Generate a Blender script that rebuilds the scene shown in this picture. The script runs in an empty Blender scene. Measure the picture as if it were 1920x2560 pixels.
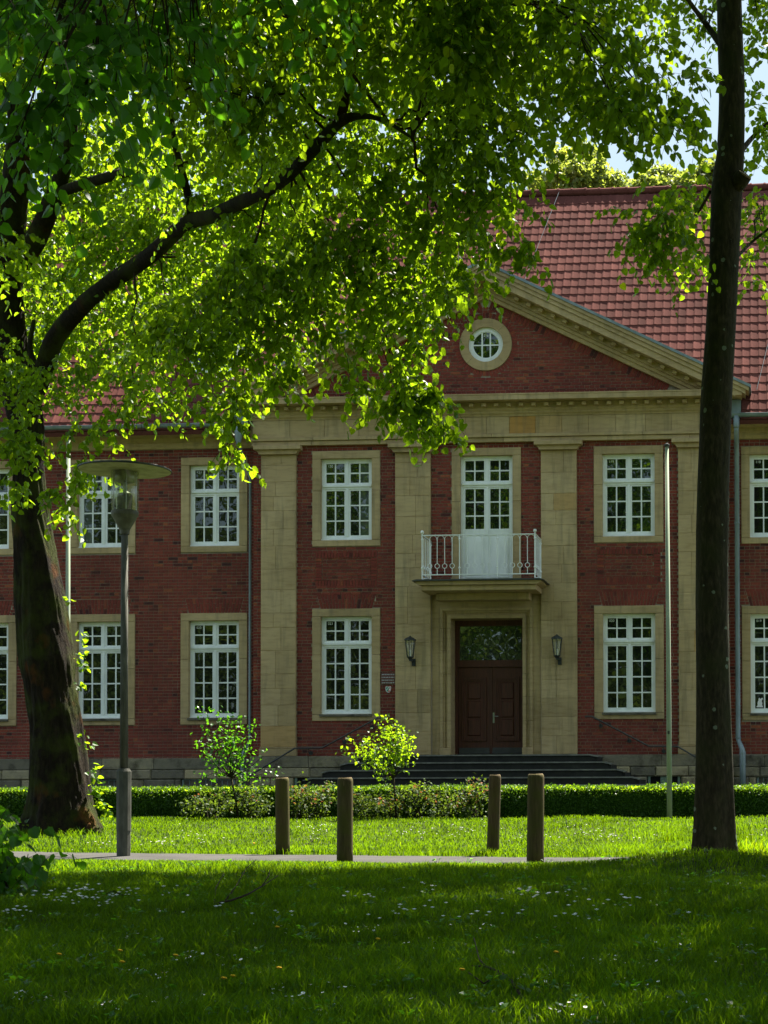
import bpy, math, random
import numpy as np
from mathutils import Vector, Matrix
random.seed(7); RNG = np.random.default_rng(11)
R = math.radians
SC = bpy.context.scene
COL = SC.collection

# ------------------------------------------------------------------ camera
CAM = (6.91, 0.0, 1.09)
F_PX, U0, V0 = 3981.0, 1650.0, 1850.0            # of a 1920 x 2560 frame (shifted lens)
YAW, PITCH, ROLL = R(3.8224), R(1.2678), R(-0.22055)
cd = bpy.data.cameras.new('camera'); cam = bpy.data.objects.new('camera', cd); COL.objects.link(cam)
cd.sensor_fit = 'AUTO'; cd.sensor_width = 36.0; cd.lens = F_PX * 36 / 2560
cd.shift_x = (960 - U0) / 2560; cd.shift_y = (V0 - 1280) / 2560
cd.clip_start = 0.1; cd.clip_end = 2000
M = Matrix.Rotation(YAW, 4, 'Z') @ Matrix.Rotation(R(90) + PITCH, 4, 'X') @ Matrix.Rotation(ROLL, 4, 'Z')
M.translation = Vector(CAM); cam.matrix_world = M
SC.camera = cam

# ------------------------------------------------------------------ daylight
SUN_EL, SUN_AZ = R(60), math.atan2(0.45, 0.893)
TO_SUN = np.array([math.sin(SUN_AZ) * math.cos(SUN_EL), math.cos(SUN_AZ) * math.cos(SUN_EL), math.sin(SUN_EL)])
world = bpy.data.worlds.new('World'); SC.world = world; world.use_nodes = True
wn = world.node_tree.nodes; wl = world.node_tree.links; wn.clear()
sky = wn.new('ShaderNodeTexSky'); sky.sky_type = 'NISHITA'; sky.sun_disc = False
sky.sun_elevation = SUN_EL; sky.sun_rotation = SUN_AZ
sky.air_density = 1.0; sky.dust_density = 1.2; sky.ozone_density = 1.0; sky.altitude = 60
bg = wn.new('ShaderNodeBackground'); bg.inputs['Strength'].default_value = 0.15
wo = wn.new('ShaderNodeOutputWorld'); sg = wn.new('ShaderNodeGamma'); sg.inputs['Gamma'].default_value = 0.22      # an evener, thinly hazed sky
wl.new(sky.outputs[0], sg.inputs[0]); st = wn.new('ShaderNodeMix'); st.data_type = 'RGBA'; st.blend_type = 'MULTIPLY'; st.inputs[0].default_value = 1.0; st.inputs[7].default_value = (0.76, 0.91, 1.0, 1)
wl.new(sg.outputs[0], st.inputs[6]); wl.new(st.outputs[2], bg.inputs[0]); wl.new(bg.outputs[0], wo.inputs[0])
sl = bpy.data.lights.new('sun', 'SUN'); sl.energy = 5.0; sl.angle = R(0.53); sl.color = (1.0, 0.94, 0.82)
so = bpy.data.objects.new('sun', sl); COL.objects.link(so)
so.rotation_euler = Vector(TO_SUN).to_track_quat('Z', 'Y').to_euler(); so.location = (20, 40, 60)
SC.view_settings.view_transform = 'Standard'; SC.view_settings.look = 'None'
SC.view_settings.exposure = 2.27; SC.view_settings.gamma = 1.0; SC.view_settings.use_curve_mapping = False
SC.render.engine = 'CYCLES'
SC.cycles.max_bounces = 8; SC.cycles.diffuse_bounces = 3; SC.cycles.glossy_bounces = 3
SC.cycles.transmission_bounces = 5; SC.cycles.transparent_max_bounces = 6
SC.cycles.sample_clamp_indirect = 6.0; SC.cycles.use_denoising = True
SC.cycles.caustics_reflective = False; SC.cycles.caustics_refractive = False

# ------------------------------------------------------------------ measuring: where a sight line meets a plane
def sight(px, py):
    a = px - U0; b = py - V0; c, s = math.cos(ROLL), math.sin(ROLL)
    u = (a * c + b * s) / F_PX; v = -(-a * s + b * c) / F_PX
    yr = math.cos(PITCH) - v * math.sin(PITCH); z = math.sin(PITCH) + v * math.cos(PITCH)
    return Vector((u * math.cos(YAW) - yr * math.sin(YAW), u * math.sin(YAW) + yr * math.cos(YAW), z))
def at(px, py, Y):
    r = sight(px, py); t = Y / r.y
    return Vector((CAM[0] + r.x * t, Y, CAM[2] + r.z * t))
def on_ground(px, py):
    z = 0.0
    for _ in range(6):
        r = sight(px, py); t = (z - CAM[2]) / r.z
        p = Vector((CAM[0] + r.x * t, r.y * t, z)); z = float(ground_z(p.x, p.y)) if p.y < 34 else 0.2
    return Vector((p.x, p.y, z))

# ------------------------------------------------------------------ noise + terrain
_P = np.random.default_rng(3).random((256, 256))
def vnoise(x, y):
    x = np.asarray(x, float); y = np.asarray(y, float)
    xi = np.floor(x).astype(int); yi = np.floor(y).astype(int); fx = x - xi; fy = y - yi
    fx = fx * fx * (3 - 2 * fx); fy = fy * fy * (3 - 2 * fy)
    g = lambda a, b: _P[a % 256, b % 256]
    return (g(xi, yi) * (1 - fx) + g(xi + 1, yi) * fx) * (1 - fy) + (g(xi, yi + 1) * (1 - fx) + g(xi + 1, yi + 1) * fx) * fy
def path_y(x):                                     # middle of the footpath
    return 20.92 - 0.205 * np.asarray(x, float)
def ground_z(x, y):
    x = np.asarray(x, float); y = np.asarray(y, float)
    t = np.clip((y - 23.5) / 8.0, 0, 1); z = 0.24 * t * t * (3 - 2 * t)
    b = 0.17 * np.exp(-(((x - 6.3) / 1.5) ** 2 + ((y - 18.5) / 0.75) ** 2))
    b = b + 0.10 * np.exp(-(((x - 6.2) / 0.9) ** 2 + ((y - 21.4) / 0.9) ** 2)) + 0.12 * np.exp(-(((x + 5.2) / 1.4) ** 2 + ((y - 26.3) / 1.4) ** 2))
    m = 0.05 * (vnoise(x * 0.55 + 3, y * 0.55) - 0.5) + 0.025 * (vnoise(x * 1.7, y * 1.7 + 9) - 0.5)
    d = np.clip((np.abs(y - path_y(x)) - 0.9) / 0.8, 0, 1)
    return z + b + m * d

# ------------------------------------------------------------------ object helpers
WORLD = {}
def thing(name, label, cat, loc, group=None):
    o = bpy.data.objects.new(name, None); COL.objects.link(o); o.location = loc
    o['label'] = label; o['category'] = cat
    if group: o['group'] = group
    o.empty_display_size = 0.3
    WORLD[o.name] = Matrix.Translation(Vector(loc))
    return o
def tag(o, label, cat, group=None):
    o['label'] = label; o['category'] = cat
    if group: o['group'] = group
    return o
def place(name, me, mat, parent=None, loc=(0, 0, 0), rot=None, scale=None):
    o = bpy.data.objects.new(name, me); COL.objects.link(o); o.location = loc
    if rot is not None: o.rotation_euler = rot
    if scale is not None: o.scale = scale
    if mat is not None and not me.materials: me.materials.append(mat)
    WORLD[o.name] = Matrix.LocRotScale(o.location, o.rotation_euler, o.scale)
    if parent is not None:
        o.parent = parent; o.matrix_parent_inverse = WORLD[parent.name].inverted()
    return o

def np_mesh(name, V, loops, sizes, tone=None, smooth=False):
    """Mesh from numpy: V (n,3); loops: flat vertex indices; sizes: corners of each face; tone: one float per face."""
    me = bpy.data.meshes.new(name)
    V = np.ascontiguousarray(V, np.float32); loops = np.ascontiguousarray(loops, np.int32).ravel(); sizes = np.asarray(sizes, np.int32)
    me.vertices.add(len(V)); me.vertices.foreach_set('co', V.ravel())
    me.loops.add(len(loops)); me.loops.foreach_set('vertex_index', loops)
    me.polygons.add(len(sizes))
    st = np.zeros(len(sizes), np.int32); st[1:] = np.cumsum(sizes)[:-1]
    me.polygons.foreach_set('loop_start', st)
    try: me.polygons.foreach_set('loop_total', sizes)
    except Exception: pass
    me.polygons.foreach_set('use_smooth', np.full(len(sizes), bool(smooth)))
    if tone is not None:
        a = me.attributes.new('tone', 'FLOAT', 'FACE'); a.data.foreach_set('value', np.asarray(tone, np.float32))
    me.update(calc_edges=True); me.validate()
    return me

class MB:
    """Collects boxes, prisms, tubes and turned shapes into one mesh."""
    def __init__(s): s.v = []; s.f = []; s.t = []
    def add(s, vs, fs, tone=0.5):
        n = len(s.v); s.v.extend([tuple(p) for p in vs]); s.f.extend([tuple(i + n for i in f) for f in fs]); s.t.extend([tone] * len(fs)); return s
    def box(s, x0, x1, y0, y1, z0, z1, tone=0.5, ch=0.0):
        """Box; CH chamfers the edges of the face that looks to -y."""
        if ch <= 0:
            vs = [(x0, y0, z0), (x1, y0, z0), (x1, y0, z1), (x0, y0, z1), (x0, y1, z0), (x1, y1, z0), (x1, y1, z1), (x0, y1, z1)]
            return s.add(vs, [(0, 1, 2, 3), (5, 4, 7, 6), (4, 0, 3, 7), (1, 5, 6, 2), (3, 2, 6, 7), (4, 5, 1, 0)], tone)
        c = ch
        vs = [(x0 + c, y0, z0 + c), (x1 - c, y0, z0 + c), (x1 - c, y0, z1 - c), (x0 + c, y0, z1 - c),
              (x0, y0 + c, z0), (x1, y0 + c, z0), (x1, y0 + c, z1), (x0, y0 + c, z1), (x0, y1, z0), (x1, y1, z0), (x1, y1, z1), (x0, y1, z1)]
        fs = [(0, 1, 2, 3)]
        for k in range(4):
            j = (k + 1) % 4; fs += [(4 + k, 4 + j, j, k), (8 + k, 8 + j, 4 + j, 4 + k)]
        return s.add(vs, fs + [(9, 8, 11, 10)], tone)
    def prism(s, poly, y0, y1, tone=0.5):
        """POLY: (x, z) corners counter-clockwise as seen from -y; runs from y0 (front) to y1."""
        n = len(poly)
        vs = [(x, y0, z) for x, z in poly] + [(x, y1, z) for x, z in poly]
        fs = [tuple(range(n)), tuple(range(2 * n - 1, n - 1, -1))] + [(i, n + i, n + (i + 1) % n, (i + 1) % n) for i in range(n)]
        return s.add(vs, fs, tone)
    def sweep_x(s, prof, x0, x1, tone=0.5):
        """PROF: (y, z) corners; swept along x."""
        n = len(prof)
        vs = [(x0, y, z) for y, z in prof] + [(x1, y, z) for y, z in prof]
        fs = [tuple(range(n - 1, -1, -1)), tuple(range(n, 2 * n))] + [(i, (i + 1) % n, n + (i + 1) % n, n + i) for i in range(n)]
        return s.add(vs, fs, tone)
    def tube(s, pts, rad, n=8, tone=0.5, caps=True):
        pts = [Vector(p) for p in pts]
        if not hasattr(rad, '__len__'): rad = [rad] * len(pts)
        vs = []; fs = []; ref = None
        for i, p in enumerate(pts):
            d = (pts[min(i + 1, len(pts) - 1)] - pts[max(i - 1, 0)])
            d = d.normalized() if d.length > 1e-9 else Vector((0, 0, 1))
            if ref is None: ref = Vector((1, 0, 0)) if abs(d.x) < 0.8 else Vector((0, 1, 0))
            a = (ref - d * ref.dot(d)).normalized(); b = d.cross(a); ref = a
            for k in range(n):
                w = 2 * math.pi * k / n; vs.append(p + (a * math.cos(w) + b * math.sin(w)) * rad[i])
        for i in range(len(pts) - 1):
            for k in range(n):
                j = (k + 1) % n; fs.append((i * n + k, i * n + j, (i + 1) * n + j, (i + 1) * n + k))
        if caps: fs += [tuple(range(n - 1, -1, -1)), tuple(range((len(pts) - 1) * n, len(pts) * n))]
        return s.add(vs, fs, tone)
    def lathe(s, prof, c=(0, 0, 0), n=20, tone=0.5, closed=False):
        """PROF: (radius, z) from bottom to top, turned about the vertical through C."""
        vs = []; fs = []
        for r, z in prof:
            for k in range(n):
                w = 2 * math.pi * k / n; vs.append((c[0] + r * math.cos(w), c[1] + r * math.sin(w), c[2] + z))
        m = len(prof)
        for i in range(m if closed else m - 1):
            i2 = (i + 1) % m
            for k in range(n):
                j = (k + 1) % n; fs.append((i * n + k, i * n + j, i2 * n + j, i2 * n + k))
        if not closed: fs += [tuple(range(n - 1, -1, -1)), tuple(range((m - 1) * n, m * n))]
        return s.add(vs, fs, tone)
    def ring(s, c, R1, R0, y0, y1, a0, a1, n, tone=0.5):
        """Arc segment of a flat ring facing -y round C=(x, z), radii R0..R1, angles a0..a1."""
        vs = []; fs = []
        for i in range(n + 1):
            w = a0 + (a1 - a0) * i / n; ca, sa = math.cos(w), math.sin(w)
            vs += [(c[0] + R0 * ca, y0, c[1] + R0 * sa), (c[0] + R1 * ca, y0, c[1] + R1 * sa), (c[0] + R1 * ca, y1, c[1] + R1 * sa), (c[0] + R0 * ca, y1, c[1] + R0 * sa)]
        for i in range(n):
            a = i * 4; b = a + 4; fs += [(a, a + 1, b + 1, b), (a + 1, a + 2, b + 2, b + 1), (a + 3, a, b, b + 3)]
        fs += [(3, 2, 1, 0), (n * 4, n * 4 + 1, n * 4 + 2, n * 4 + 3)]
        return s.add(vs, fs, tone)
    def mesh(s, name, smooth=False):
        return np_mesh(name, np.array(s.v, np.float32), np.array([i for f in s.f for i in f], np.int32), [len(f) for f in s.f], s.t, smooth)
    def build(s, name, mat, parent=None, smooth=False):
        return place(name, s.mesh(name, smooth), mat, parent)

# ------------------------------------------------------------------ materials
def new_mat(name):
    m = bpy.data.materials.new(name); m.use_nodes = True; nt = m.node_tree; nt.nodes.clear()
    out = nt.nodes.new('ShaderNodeOutputMaterial'); return m, nt, out
class NT:
    def __init__(s, nt): s.nt = nt
    def n(s, typ, **kw):
        x = s.nt.nodes.new('ShaderNode' + typ)
        for k, v in kw.items():
            if k in x.inputs: x.inputs[k].default_value = v
            else: setattr(x, k, v)
        return x
    def l(s, a, b): s.nt.links.new(a, b)
    def tone(s):
        a = s.n('Attribute'); a.attribute_name = 'tone'; return a.outputs['Fac']
    def coord(s): return s.n('TexCoord').outputs['Object']
    def geo(s): return s.n('NewGeometry').outputs['Position']
    def noise(s, vec, scale, detail=3.0, rough=0.55):
        x = s.n('TexNoise', Scale=scale, Detail=detail, Roughness=rough); s.l(vec, x.inputs['Vector']); return x.outputs['Fac']
    def scaled(s, vec, sc):
        x = s.n('Mapping'); x.inputs['Scale'].default_value = sc; s.l(vec, x.inputs['Vector']); return x.outputs['Vector']
    def ramp(s, fac, stops, mode='LINEAR'):
        r = s.n('ValToRGB'); e = r.color_ramp.elements; r.color_ramp.interpolation = mode
        while len(e) < len(stops): e.new(0.5)
        for k, (p, c) in enumerate(stops): e[k].position = p; e[k].color = (*c, 1.0) if len(c) == 3 else c
        s.l(fac, r.inputs['Fac']); return r.outputs['Color']
    def mix(s, fac, a, b, typ='MIX'):
        x = s.n('Mix', data_type='RGBA', blend_type=typ)
        for val, sock in ((fac, x.inputs[0]), (a, x.inputs[6]), (b, x.inputs[7])):
            if hasattr(val, 'is_linked'): s.l(val, sock)
            elif isinstance(val, (int, float)): sock.default_value = val
            else: sock.default_value = (*val, 1.0)
        return x.outputs[2]
    def math(s, op, a, b=0.0):
        x = s.n('Math', operation=op)
        for val, sock in ((a, x.inputs[0]), (b, x.inputs[1])):
            if hasattr(val, 'is_linked'): s.l(val, sock)
            else: sock.default_value = val
        return x.outputs[0]
    def maprange(s, v, a, b, c, d):
        x = s.n('MapRange'); s.l(v, x.inputs['Value'])
        for k, q in zip(('From Min', 'From Max', 'To Min', 'To Max'), (a, b, c, d)): x.inputs[k].default_value = q
        return x.outputs['Result']
    def bump(s, h, strength=0.3, dist=0.01):
        x = s.n('Bump', Strength=strength, Distance=dist); s.l(h, x.inputs['Height']); return x.outputs['Normal']
def pbr(name, build, rough=0.8, spec=0.3, metal=0.0):
    """BUILD(t) returns (colour socket or tuple, normal socket or None)."""
    m, nt, out = new_mat(name); t = NT(nt); p = t.n('BsdfPrincipled'); p.inputs['Roughness'].default_value = rough
    p.inputs['Specular IOR Level'].default_value = spec; p.inputs['Metallic'].default_value = metal
    c, nrm = build(t)
    if hasattr(c, 'is_linked'): t.l(c, p.inputs['Base Color'])
    else: p.inputs['Base Color'].default_value = (*c, 1)
    if nrm is not None: t.l(nrm, p.inputs['Normal'])
    t.l(p.outputs[0], out.inputs[0]); return m

def _brick(t):
    g = t.geo()
    c = t.ramp(t.tone(), [(0.0, (0.050, 0.020, 0.021)), (0.10, (0.085, 0.024, 0.021)), (0.25, (0.165, 0.037, 0.028)), (0.60, (0.225, 0.046, 0.033)), (0.88, (0.260, 0.060, 0.038)), (1.0, (0.310, 0.090, 0.042))])
    n1 = t.noise(g, 26, 4); n2 = t.noise(t.scaled(g, (0.5, 0.5, 0.35)), 1.6, 4)
    c = t.mix(1.0, c, t.ramp(n1, [(0.25, (0.62, 0.6, 0.6)), (0.75, (1.22, 1.2, 1.2))]), 'MULTIPLY')
    c = t.mix(1.0, c, t.ramp(n2, [(0.3, (0.72, 0.74, 0.76)), (0.7, (1.12, 1.1, 1.08))]), 'MULTIPLY')
    return c, t.bump(t.noise(g, 90, 3), 0.5, 0.004)
def _mortar(t):
    g = t.geo(); return t.ramp(t.noise(g, 2.3, 5), [(0.3, (0.24, 0.20, 0.16)), (0.7, (0.40, 0.34, 0.27))]), t.bump(t.noise(g, 120, 2), 0.4, 0.003)
def _sand(t):
    g = t.geo(); to = t.tone()
    c = t.ramp(to, [(0.0, (0.36, 0.265, 0.145)), (0.35, (0.455, 0.330, 0.180)), (0.7, (0.50, 0.372, 0.215)), (0.92, (0.48, 0.320, 0.150)), (1.0, (0.46, 0.250, 0.080))])
    st = t.noise(t.scaled(g, (1.3, 1.3, 7.0)), 2.2, 6, 0.6)
    c = t.mix(1.0, c, t.ramp(st, [(0.28, (0.80, 0.76, 0.68)), (0.5, (1.0, 1.0, 1.0)), (0.72, (1.10, 1.08, 1.02))]), 'MULTIPLY')
    run = t.noise(t.scaled(g, (7.0, 7.0, 0.7)), 1.0, 5, 0.62)
    c = t.mix(t.maprange(run, 0.50, 0.76, 0.0, 0.68), c, (0.19, 0.155, 0.095))
    blot = t.noise(g, 0.75, 4); c = t.mix(1.0, c, t.ramp(blot, [(0.3, (0.82, 0.80, 0.76)), (0.7, (1.08, 1.08, 1.06))]), 'MULTIPLY')
    return c, t.bump(t.noise(g, 45, 5, 0.7), 0.35, 0.006)
def _plinth(t):
    g = t.geo(); to = t.tone()
    c = t.ramp(to, [(0.0, (0.095, 0.086, 0.070)), (0.35, (0.19, 0.165, 0.120)), (0.6, (0.33, 0.275, 0.175)), (1.0, (0.44, 0.35, 0.21))])
    n = t.noise(g, 3.2, 6, 0.65)
    c = t.mix(1.0, c, t.ramp(n, [(0.32, (0.40, 0.39, 0.38)), (0.52, (1, 1, 1)), (0.75, (1.25, 1.2, 1.1))]), 'MULTIPLY')
    return c, t.bump(t.noise(g, 9, 6, 0.7), 0.8, 0.03)
def _steps(t):
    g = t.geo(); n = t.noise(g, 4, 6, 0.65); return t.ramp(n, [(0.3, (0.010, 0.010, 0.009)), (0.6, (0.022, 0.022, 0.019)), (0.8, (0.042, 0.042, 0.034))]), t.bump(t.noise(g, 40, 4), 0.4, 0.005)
def _white(t):
    g = t.geo(); n = t.noise(t.scaled(g, (3, 3, 1.2)), 1.6, 5); return t.ramp(n, [(0.25, (0.72, 0.74, 0.72)), (0.6, (0.85, 0.86, 0.84))]), t.bump(t.noise(g, 60, 2), 0.1, 0.002)
def _zinc(t):
    g = t.geo(); n = t.noise(t.scaled(g, (3, 3, 1)), 2, 5); return t.ramp(n, [(0.25, (0.13, 0.17, 0.18)), (0.7, (0.24, 0.29, 0.31))]), None
def _sheet(t):
    g = t.geo(); n = t.noise(g, 3, 5); return t.ramp(n, [(0.3, (0.035, 0.035, 0.033)), (0.7, (0.07, 0.07, 0.066))]), None
def _tile(t):
    g = t.geo(); to = t.tone()
    c = t.ramp(to, [(0.0, (0.085, 0.030, 0.024)), (0.5, (0.125, 0.042, 0.034)), (1.0, (0.165, 0.058, 0.046))])
    n = t.noise(g, 0.8, 5); c = t.mix(1.0, c, t.ramp(n, [(0.3, (0.78, 0.8, 0.8)), (0.7, (1.1, 1.1, 1.1))]), 'MULTIPLY')
    n2 = t.noise(g, 22, 4); c = t.mix(1.0, c, t.ramp(n2, [(0.3, (0.8, 0.8, 0.8)), (0.7, (1.1, 1.1, 1.1))]), 'MULTIPLY')
    return c, t.bump(t.noise(g, 70, 3), 0.3, 0.004)
def _door(t):
    g = t.geo(); w = t.noise(t.scaled(g, (14, 14, 1.1)), 2.4, 6, 0.6)
    c = t.ramp(w, [(0.25, (0.038, 0.011, 0.008)), (0.55, (0.082, 0.023, 0.014)), (0.8, (0.125, 0.037, 0.019))]); return c, t.bump(w, 0.25, 0.004)
def _post(t):
    g = t.geo(); w = t.noise(t.scaled(g, (30, 30, 2.2)), 1.6, 6, 0.65); m = t.noise(g, 3.5, 5, 0.6)
    c = t.ramp(w, [(0.2, (0.020, 0.014, 0.008)), (0.5, (0.070, 0.050, 0.020)), (0.8, (0.125, 0.092, 0.042))])
    c = t.mix(t.maprange(m, 0.42, 0.62, 0.0, 0.8), c, (0.062, 0.062, 0.009)); return c, t.bump(w, 0.7, 0.012)
def _bark(t):
    g = t.geo(); w = t.noise(t.scaled(g, (9, 9, 2.0)), 2.0, 7, 0.7); m = t.noise(g, 1.7, 6, 0.62)
    c = t.ramp(w, [(0.25, (0.004, 0.003, 0.002)), (0.5, (0.015, 0.010, 0.006)), (0.78, (0.038, 0.026, 0.015))])
    c = t.mix(t.maprange(m, 0.46, 0.60, 0.0, 0.9), c, (0.034, 0.042, 0.006))
    r = t.noise(t.scaled(g, (1, 1, 0.7)), 2.6, 5); c = t.mix(t.maprange(r, 0.60, 0.74, 0.0, 0.8), c, (0.10, 0.036, 0.008))
    return c, t.bump(t.noise(t.scaled(g, (16, 16, 4)), 2.0, 7, 0.72), 1.0, 0.05)
def _bark2(t):
    g = t.geo(); w = t.noise(t.scaled(g, (10, 10, 3)), 2.4, 6, 0.65)
    c = t.ramp(w, [(0.25, (0.009, 0.007, 0.004)), (0.5, (0.026, 0.021, 0.011)), (0.75, (0.062, 0.050, 0.028))])
    m = t.noise(g, 2.2, 5); c = t.mix(t.maprange(m, 0.45, 0.65, 0, 0.6), c, (0.026, 0.029, 0.008))
    vo = t.n('TexVoronoi', Scale=7.5, feature='F1'); t.l(g, vo.inputs['Vector'])
    k = t.n('SeparateColor'); t.l(vo.outputs['Color'], k.inputs[0])
    rad = t.maprange(k.outputs[0], 0.45, 1.0, 0.0, 0.30)
    wob = t.math('MULTIPLY', t.noise(g, 40, 3), 0.18)
    inside = t.math('LESS_THAN', t.math('ADD', vo.outputs['Distance'], wob), t.math('ADD', rad, 0.06))
    inside = t.math('MULTIPLY', inside, t.math('GREATER_THAN', k.outputs[0], 0.45))
    c = t.mix(t.math('MULTIPLY', inside, 0.8), c, (0.15, 0.18, 0.13))
    return c, t.bump(w, 0.7, 0.02)
def _conc(t):
    g = t.geo(); w = t.noise(t.scaled(g, (9, 9, 2)), 2, 6, 0.65); return t.ramp(w, [(0.25, (0.045, 0.043, 0.036)), (0.55, (0.10, 0.097, 0.082)), (0.8, (0.15, 0.145, 0.125))]), t.bump(w, 0.4, 0.006)
def _lampm(t):
    g = t.geo(); w = t.noise(g, 9, 5, 0.6); return t.ramp(w, [(0.3, (0.05, 0.042, 0.026)), (0.6, (0.11, 0.105, 0.078)), (0.8, (0.16, 0.155, 0.12))]), t.bump(w, 0.3, 0.004)
def _enamel(t):
    g = t.geo(); w = t.noise(g, 7, 5, 0.6); return t.ramp(w, [(0.3, (0.28, 0.24, 0.13)), (0.62, (0.50, 0.47, 0.33))]), None
def _path(t):
    g = t.geo(); a = t.noise(g, 1.5, 5); b = t.noise(g, 60, 3)
    c = t.ramp(b, [(0.3, (0.030, 0.029, 0.027)), (0.7, (0.075, 0.072, 0.067))]); c = t.mix(1.0, c, t.ramp(a, [(0.3, (0.75, 0.75, 0.75)), (0.7, (1.1, 1.1, 1.1))]), 'MULTIPLY')
    return c, t.bump(b, 0.5, 0.008)
def _earth(t):
    g = t.geo(); a = t.noise(g, 0.9, 5); b = t.noise(g, 14, 5)
    c = t.ramp(a, [(0.3, (0.022, 0.040, 0.010)), (0.7, (0.040, 0.058, 0.014))]); c = t.mix(t.maprange(b, 0.45, 0.7, 0, 0.7), c, (0.045, 0.036, 0.020)); return c, t.bump(b, 0.6, 0.03)
def leafy(name, base, trans, rough=0.45, spec=0.5, amount=0.5, vary=0.35, red=None):
    """Leaf: glossy diffuse face plus light let through; TONE shifts each leaf."""
    m, nt, out = new_mat(name); t = NT(nt); to = t.tone()
    lo = lambda c: tuple(x * (1 - vary) for x in c); hi = lambda c: tuple(min(1, x * (1 + vary)) for x in c)
    yel = lambda c: (min(1, c[0] * 1.45), c[1] * 1.08, c[2] * 0.75)
    cb = t.ramp(to, [(0.0, lo(base)), (0.55, base), (0.85, hi(base)), (1.0, yel(hi(base)) if red is None else red)])
    ct = t.ramp(to, [(0.0, lo(trans)), (0.55, trans), (0.85, hi(trans)), (1.0, yel(hi(trans)) if red is None else tuple(min(1, 1.2 * x) for x in red))])
    p = t.n('BsdfPrincipled'); p.inputs['Roughness'].default_value = rough; p.inputs['Specular IOR Level'].default_value = spec
    tr = t.n('BsdfTranslucent'); mx = t.n('MixShader'); mx.inputs[0].default_value = amount
    t.l(cb, p.inputs['Base Color']); t.l(ct, tr.inputs['Color']); t.l(p.outputs[0], mx.inputs[1]); t.l(tr.outputs[0], mx.inputs[2]); t.l(mx.outputs[0], out.inputs[0]); return m

M_BRICK = pbr('brick', _brick, 0.88, 0.25); M_MORTAR = pbr('mortar', _mortar, 0.95, 0.1); M_SAND = pbr('sandstone', _sand, 0.9, 0.2)
M_PLINTH = pbr('plinth_stone', _plinth, 0.92, 0.2); M_STEP = pbr('dark_stone', _steps, 0.8, 0.3); M_WHITE = pbr('white_paint', _white, 0.42, 0.45)
M_ZINC = pbr('zinc', _zinc, 0.5, 0.5, 0.25); M_SHEET = pbr('dark_sheet', _sheet, 0.55, 0.4); M_TILE = pbr('clay_tile', _tile, 0.95, 0.06)
M_DOOR = pbr('dark_oak', _door, 0.5, 0.4); M_POST = pbr('weathered_post', _post, 0.9, 0.2); M_BARK = pbr('lime_bark', _bark, 0.95, 0.15)
M_BARK2 = pbr('smooth_bark', _bark2, 0.92, 0.15); M_CONC = pbr('concrete', _conc, 0.9, 0.2); M_LAMP = pbr('lamp_metal', _lampm, 0.6, 0.4)
M_ENAMEL = pbr('enamel', _enamel, 0.5, 0.4); M_PATH = pbr('path_gravel', _path, 0.95, 0.15); M_EARTH = pbr('lawn_earth', _earth, 1.0, 0.05)
M_IRON = pbr('dark_iron', lambda t: ((0.028, 0.032, 0.030), None), 0.55, 0.4); M_STEEL = pbr('steel', lambda t: ((0.36, 0.36, 0.34), None), 0.35, 0.5, 0.8)
M_TWIG = pbr('twig', lambda t: ((0.030, 0.019, 0.012), None), 0.9, 0.15); M_DARK = pbr('interior_dark', lambda t: ((0.012, 0.012, 0.012), None), 0.9, 0.1)
M_POLE = pbr('pole_paint', lambda t: (t.ramp(t.noise(t.scaled(t.geo(), (8, 8, 1)), 1.5, 4), [(0.3, (0.22, 0.26, 0.19)), (0.7, (0.32, 0.36, 0.27))]), None), 0.8, 0.1)
M_NUM = pbr('number_white', lambda t: ((0.75, 0.77, 0.75), None), 0.6, 0.3); M_FELT = pbr('grey_felt', lambda t: ((0.11, 0.11, 0.12), None), 0.8, 0.2)
M_GREENP = pbr('vent_green', lambda t: ((0.16, 0.22, 0.17), None), 0.7, 0.3); M_CUTWOOD = pbr('cut_wood', lambda t: ((0.16, 0.11, 0.06), None), 0.9, 0.2)
M_PETAL = pbr('daisy_white', lambda t: ((0.80, 0.78, 0.80), None), 0.7, 0.2); M_YELLOW = pbr('dandelion_yellow', lambda t: ((0.75, 0.40, 0.01), None), 0.7, 0.2)
M_SGREEN = pbr('shield_green', lambda t: ((0.02, 0.22, 0.12), None), 0.5, 0.4); M_SRED = pbr('shield_red', lambda t: ((0.55, 0.10, 0.10), None), 0.5, 0.4)
M_SIGN = pbr('sign_lettering', lambda t: ((0.36, 0.34, 0.34), None), 0.6, 0.3)
def glass_mat(name, col, refl, rough=0.012, wob=0.010):
    m, nt, out = new_mat(name); t = NT(nt); g = t.geo()
    d = t.n('BsdfDiffuse'); d.inputs['Color'].default_value = (*col, 1)
    gl = t.n('BsdfGlossy'); gl.inputs['Roughness'].default_value = rough; gl.inputs['Color'].default_value = (0.92, 1.0, 0.97, 1)
    nrm = t.bump(t.noise(g, 1.4, 2), 0.25, wob); t.l(nrm, gl.inputs['Normal'])
    fr = t.n('Fresnel'); fr.inputs['IOR'].default_value = 1.5
    fac = t.math('ADD', t.math('MULTIPLY', fr.outputs[0], 0.9), refl)
    mx = t.n('MixShader'); t.l(fac, mx.inputs[0]); t.l(d.outputs[0], mx.inputs[1]); t.l(gl.outputs[0], mx.inputs[2]); t.l(mx.outputs[0], out.inputs[0]); return m
M_PANE = glass_mat('window_glass', (0.010, 0.011, 0.010), 0.045); M_PANE2 = glass_mat('window_glass_before_curtain', (0.055, 0.066, 0.060), 0.045)
M_TREAD = pbr('pale_tread', lambda t: (t.ramp(t.noise(t.geo(), 5, 5), [(0.3, (0.11, 0.107, 0.095)), (0.7, (0.23, 0.222, 0.195))]), None), 0.85, 0.2)  # treads in a paler grey than the risers
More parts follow.
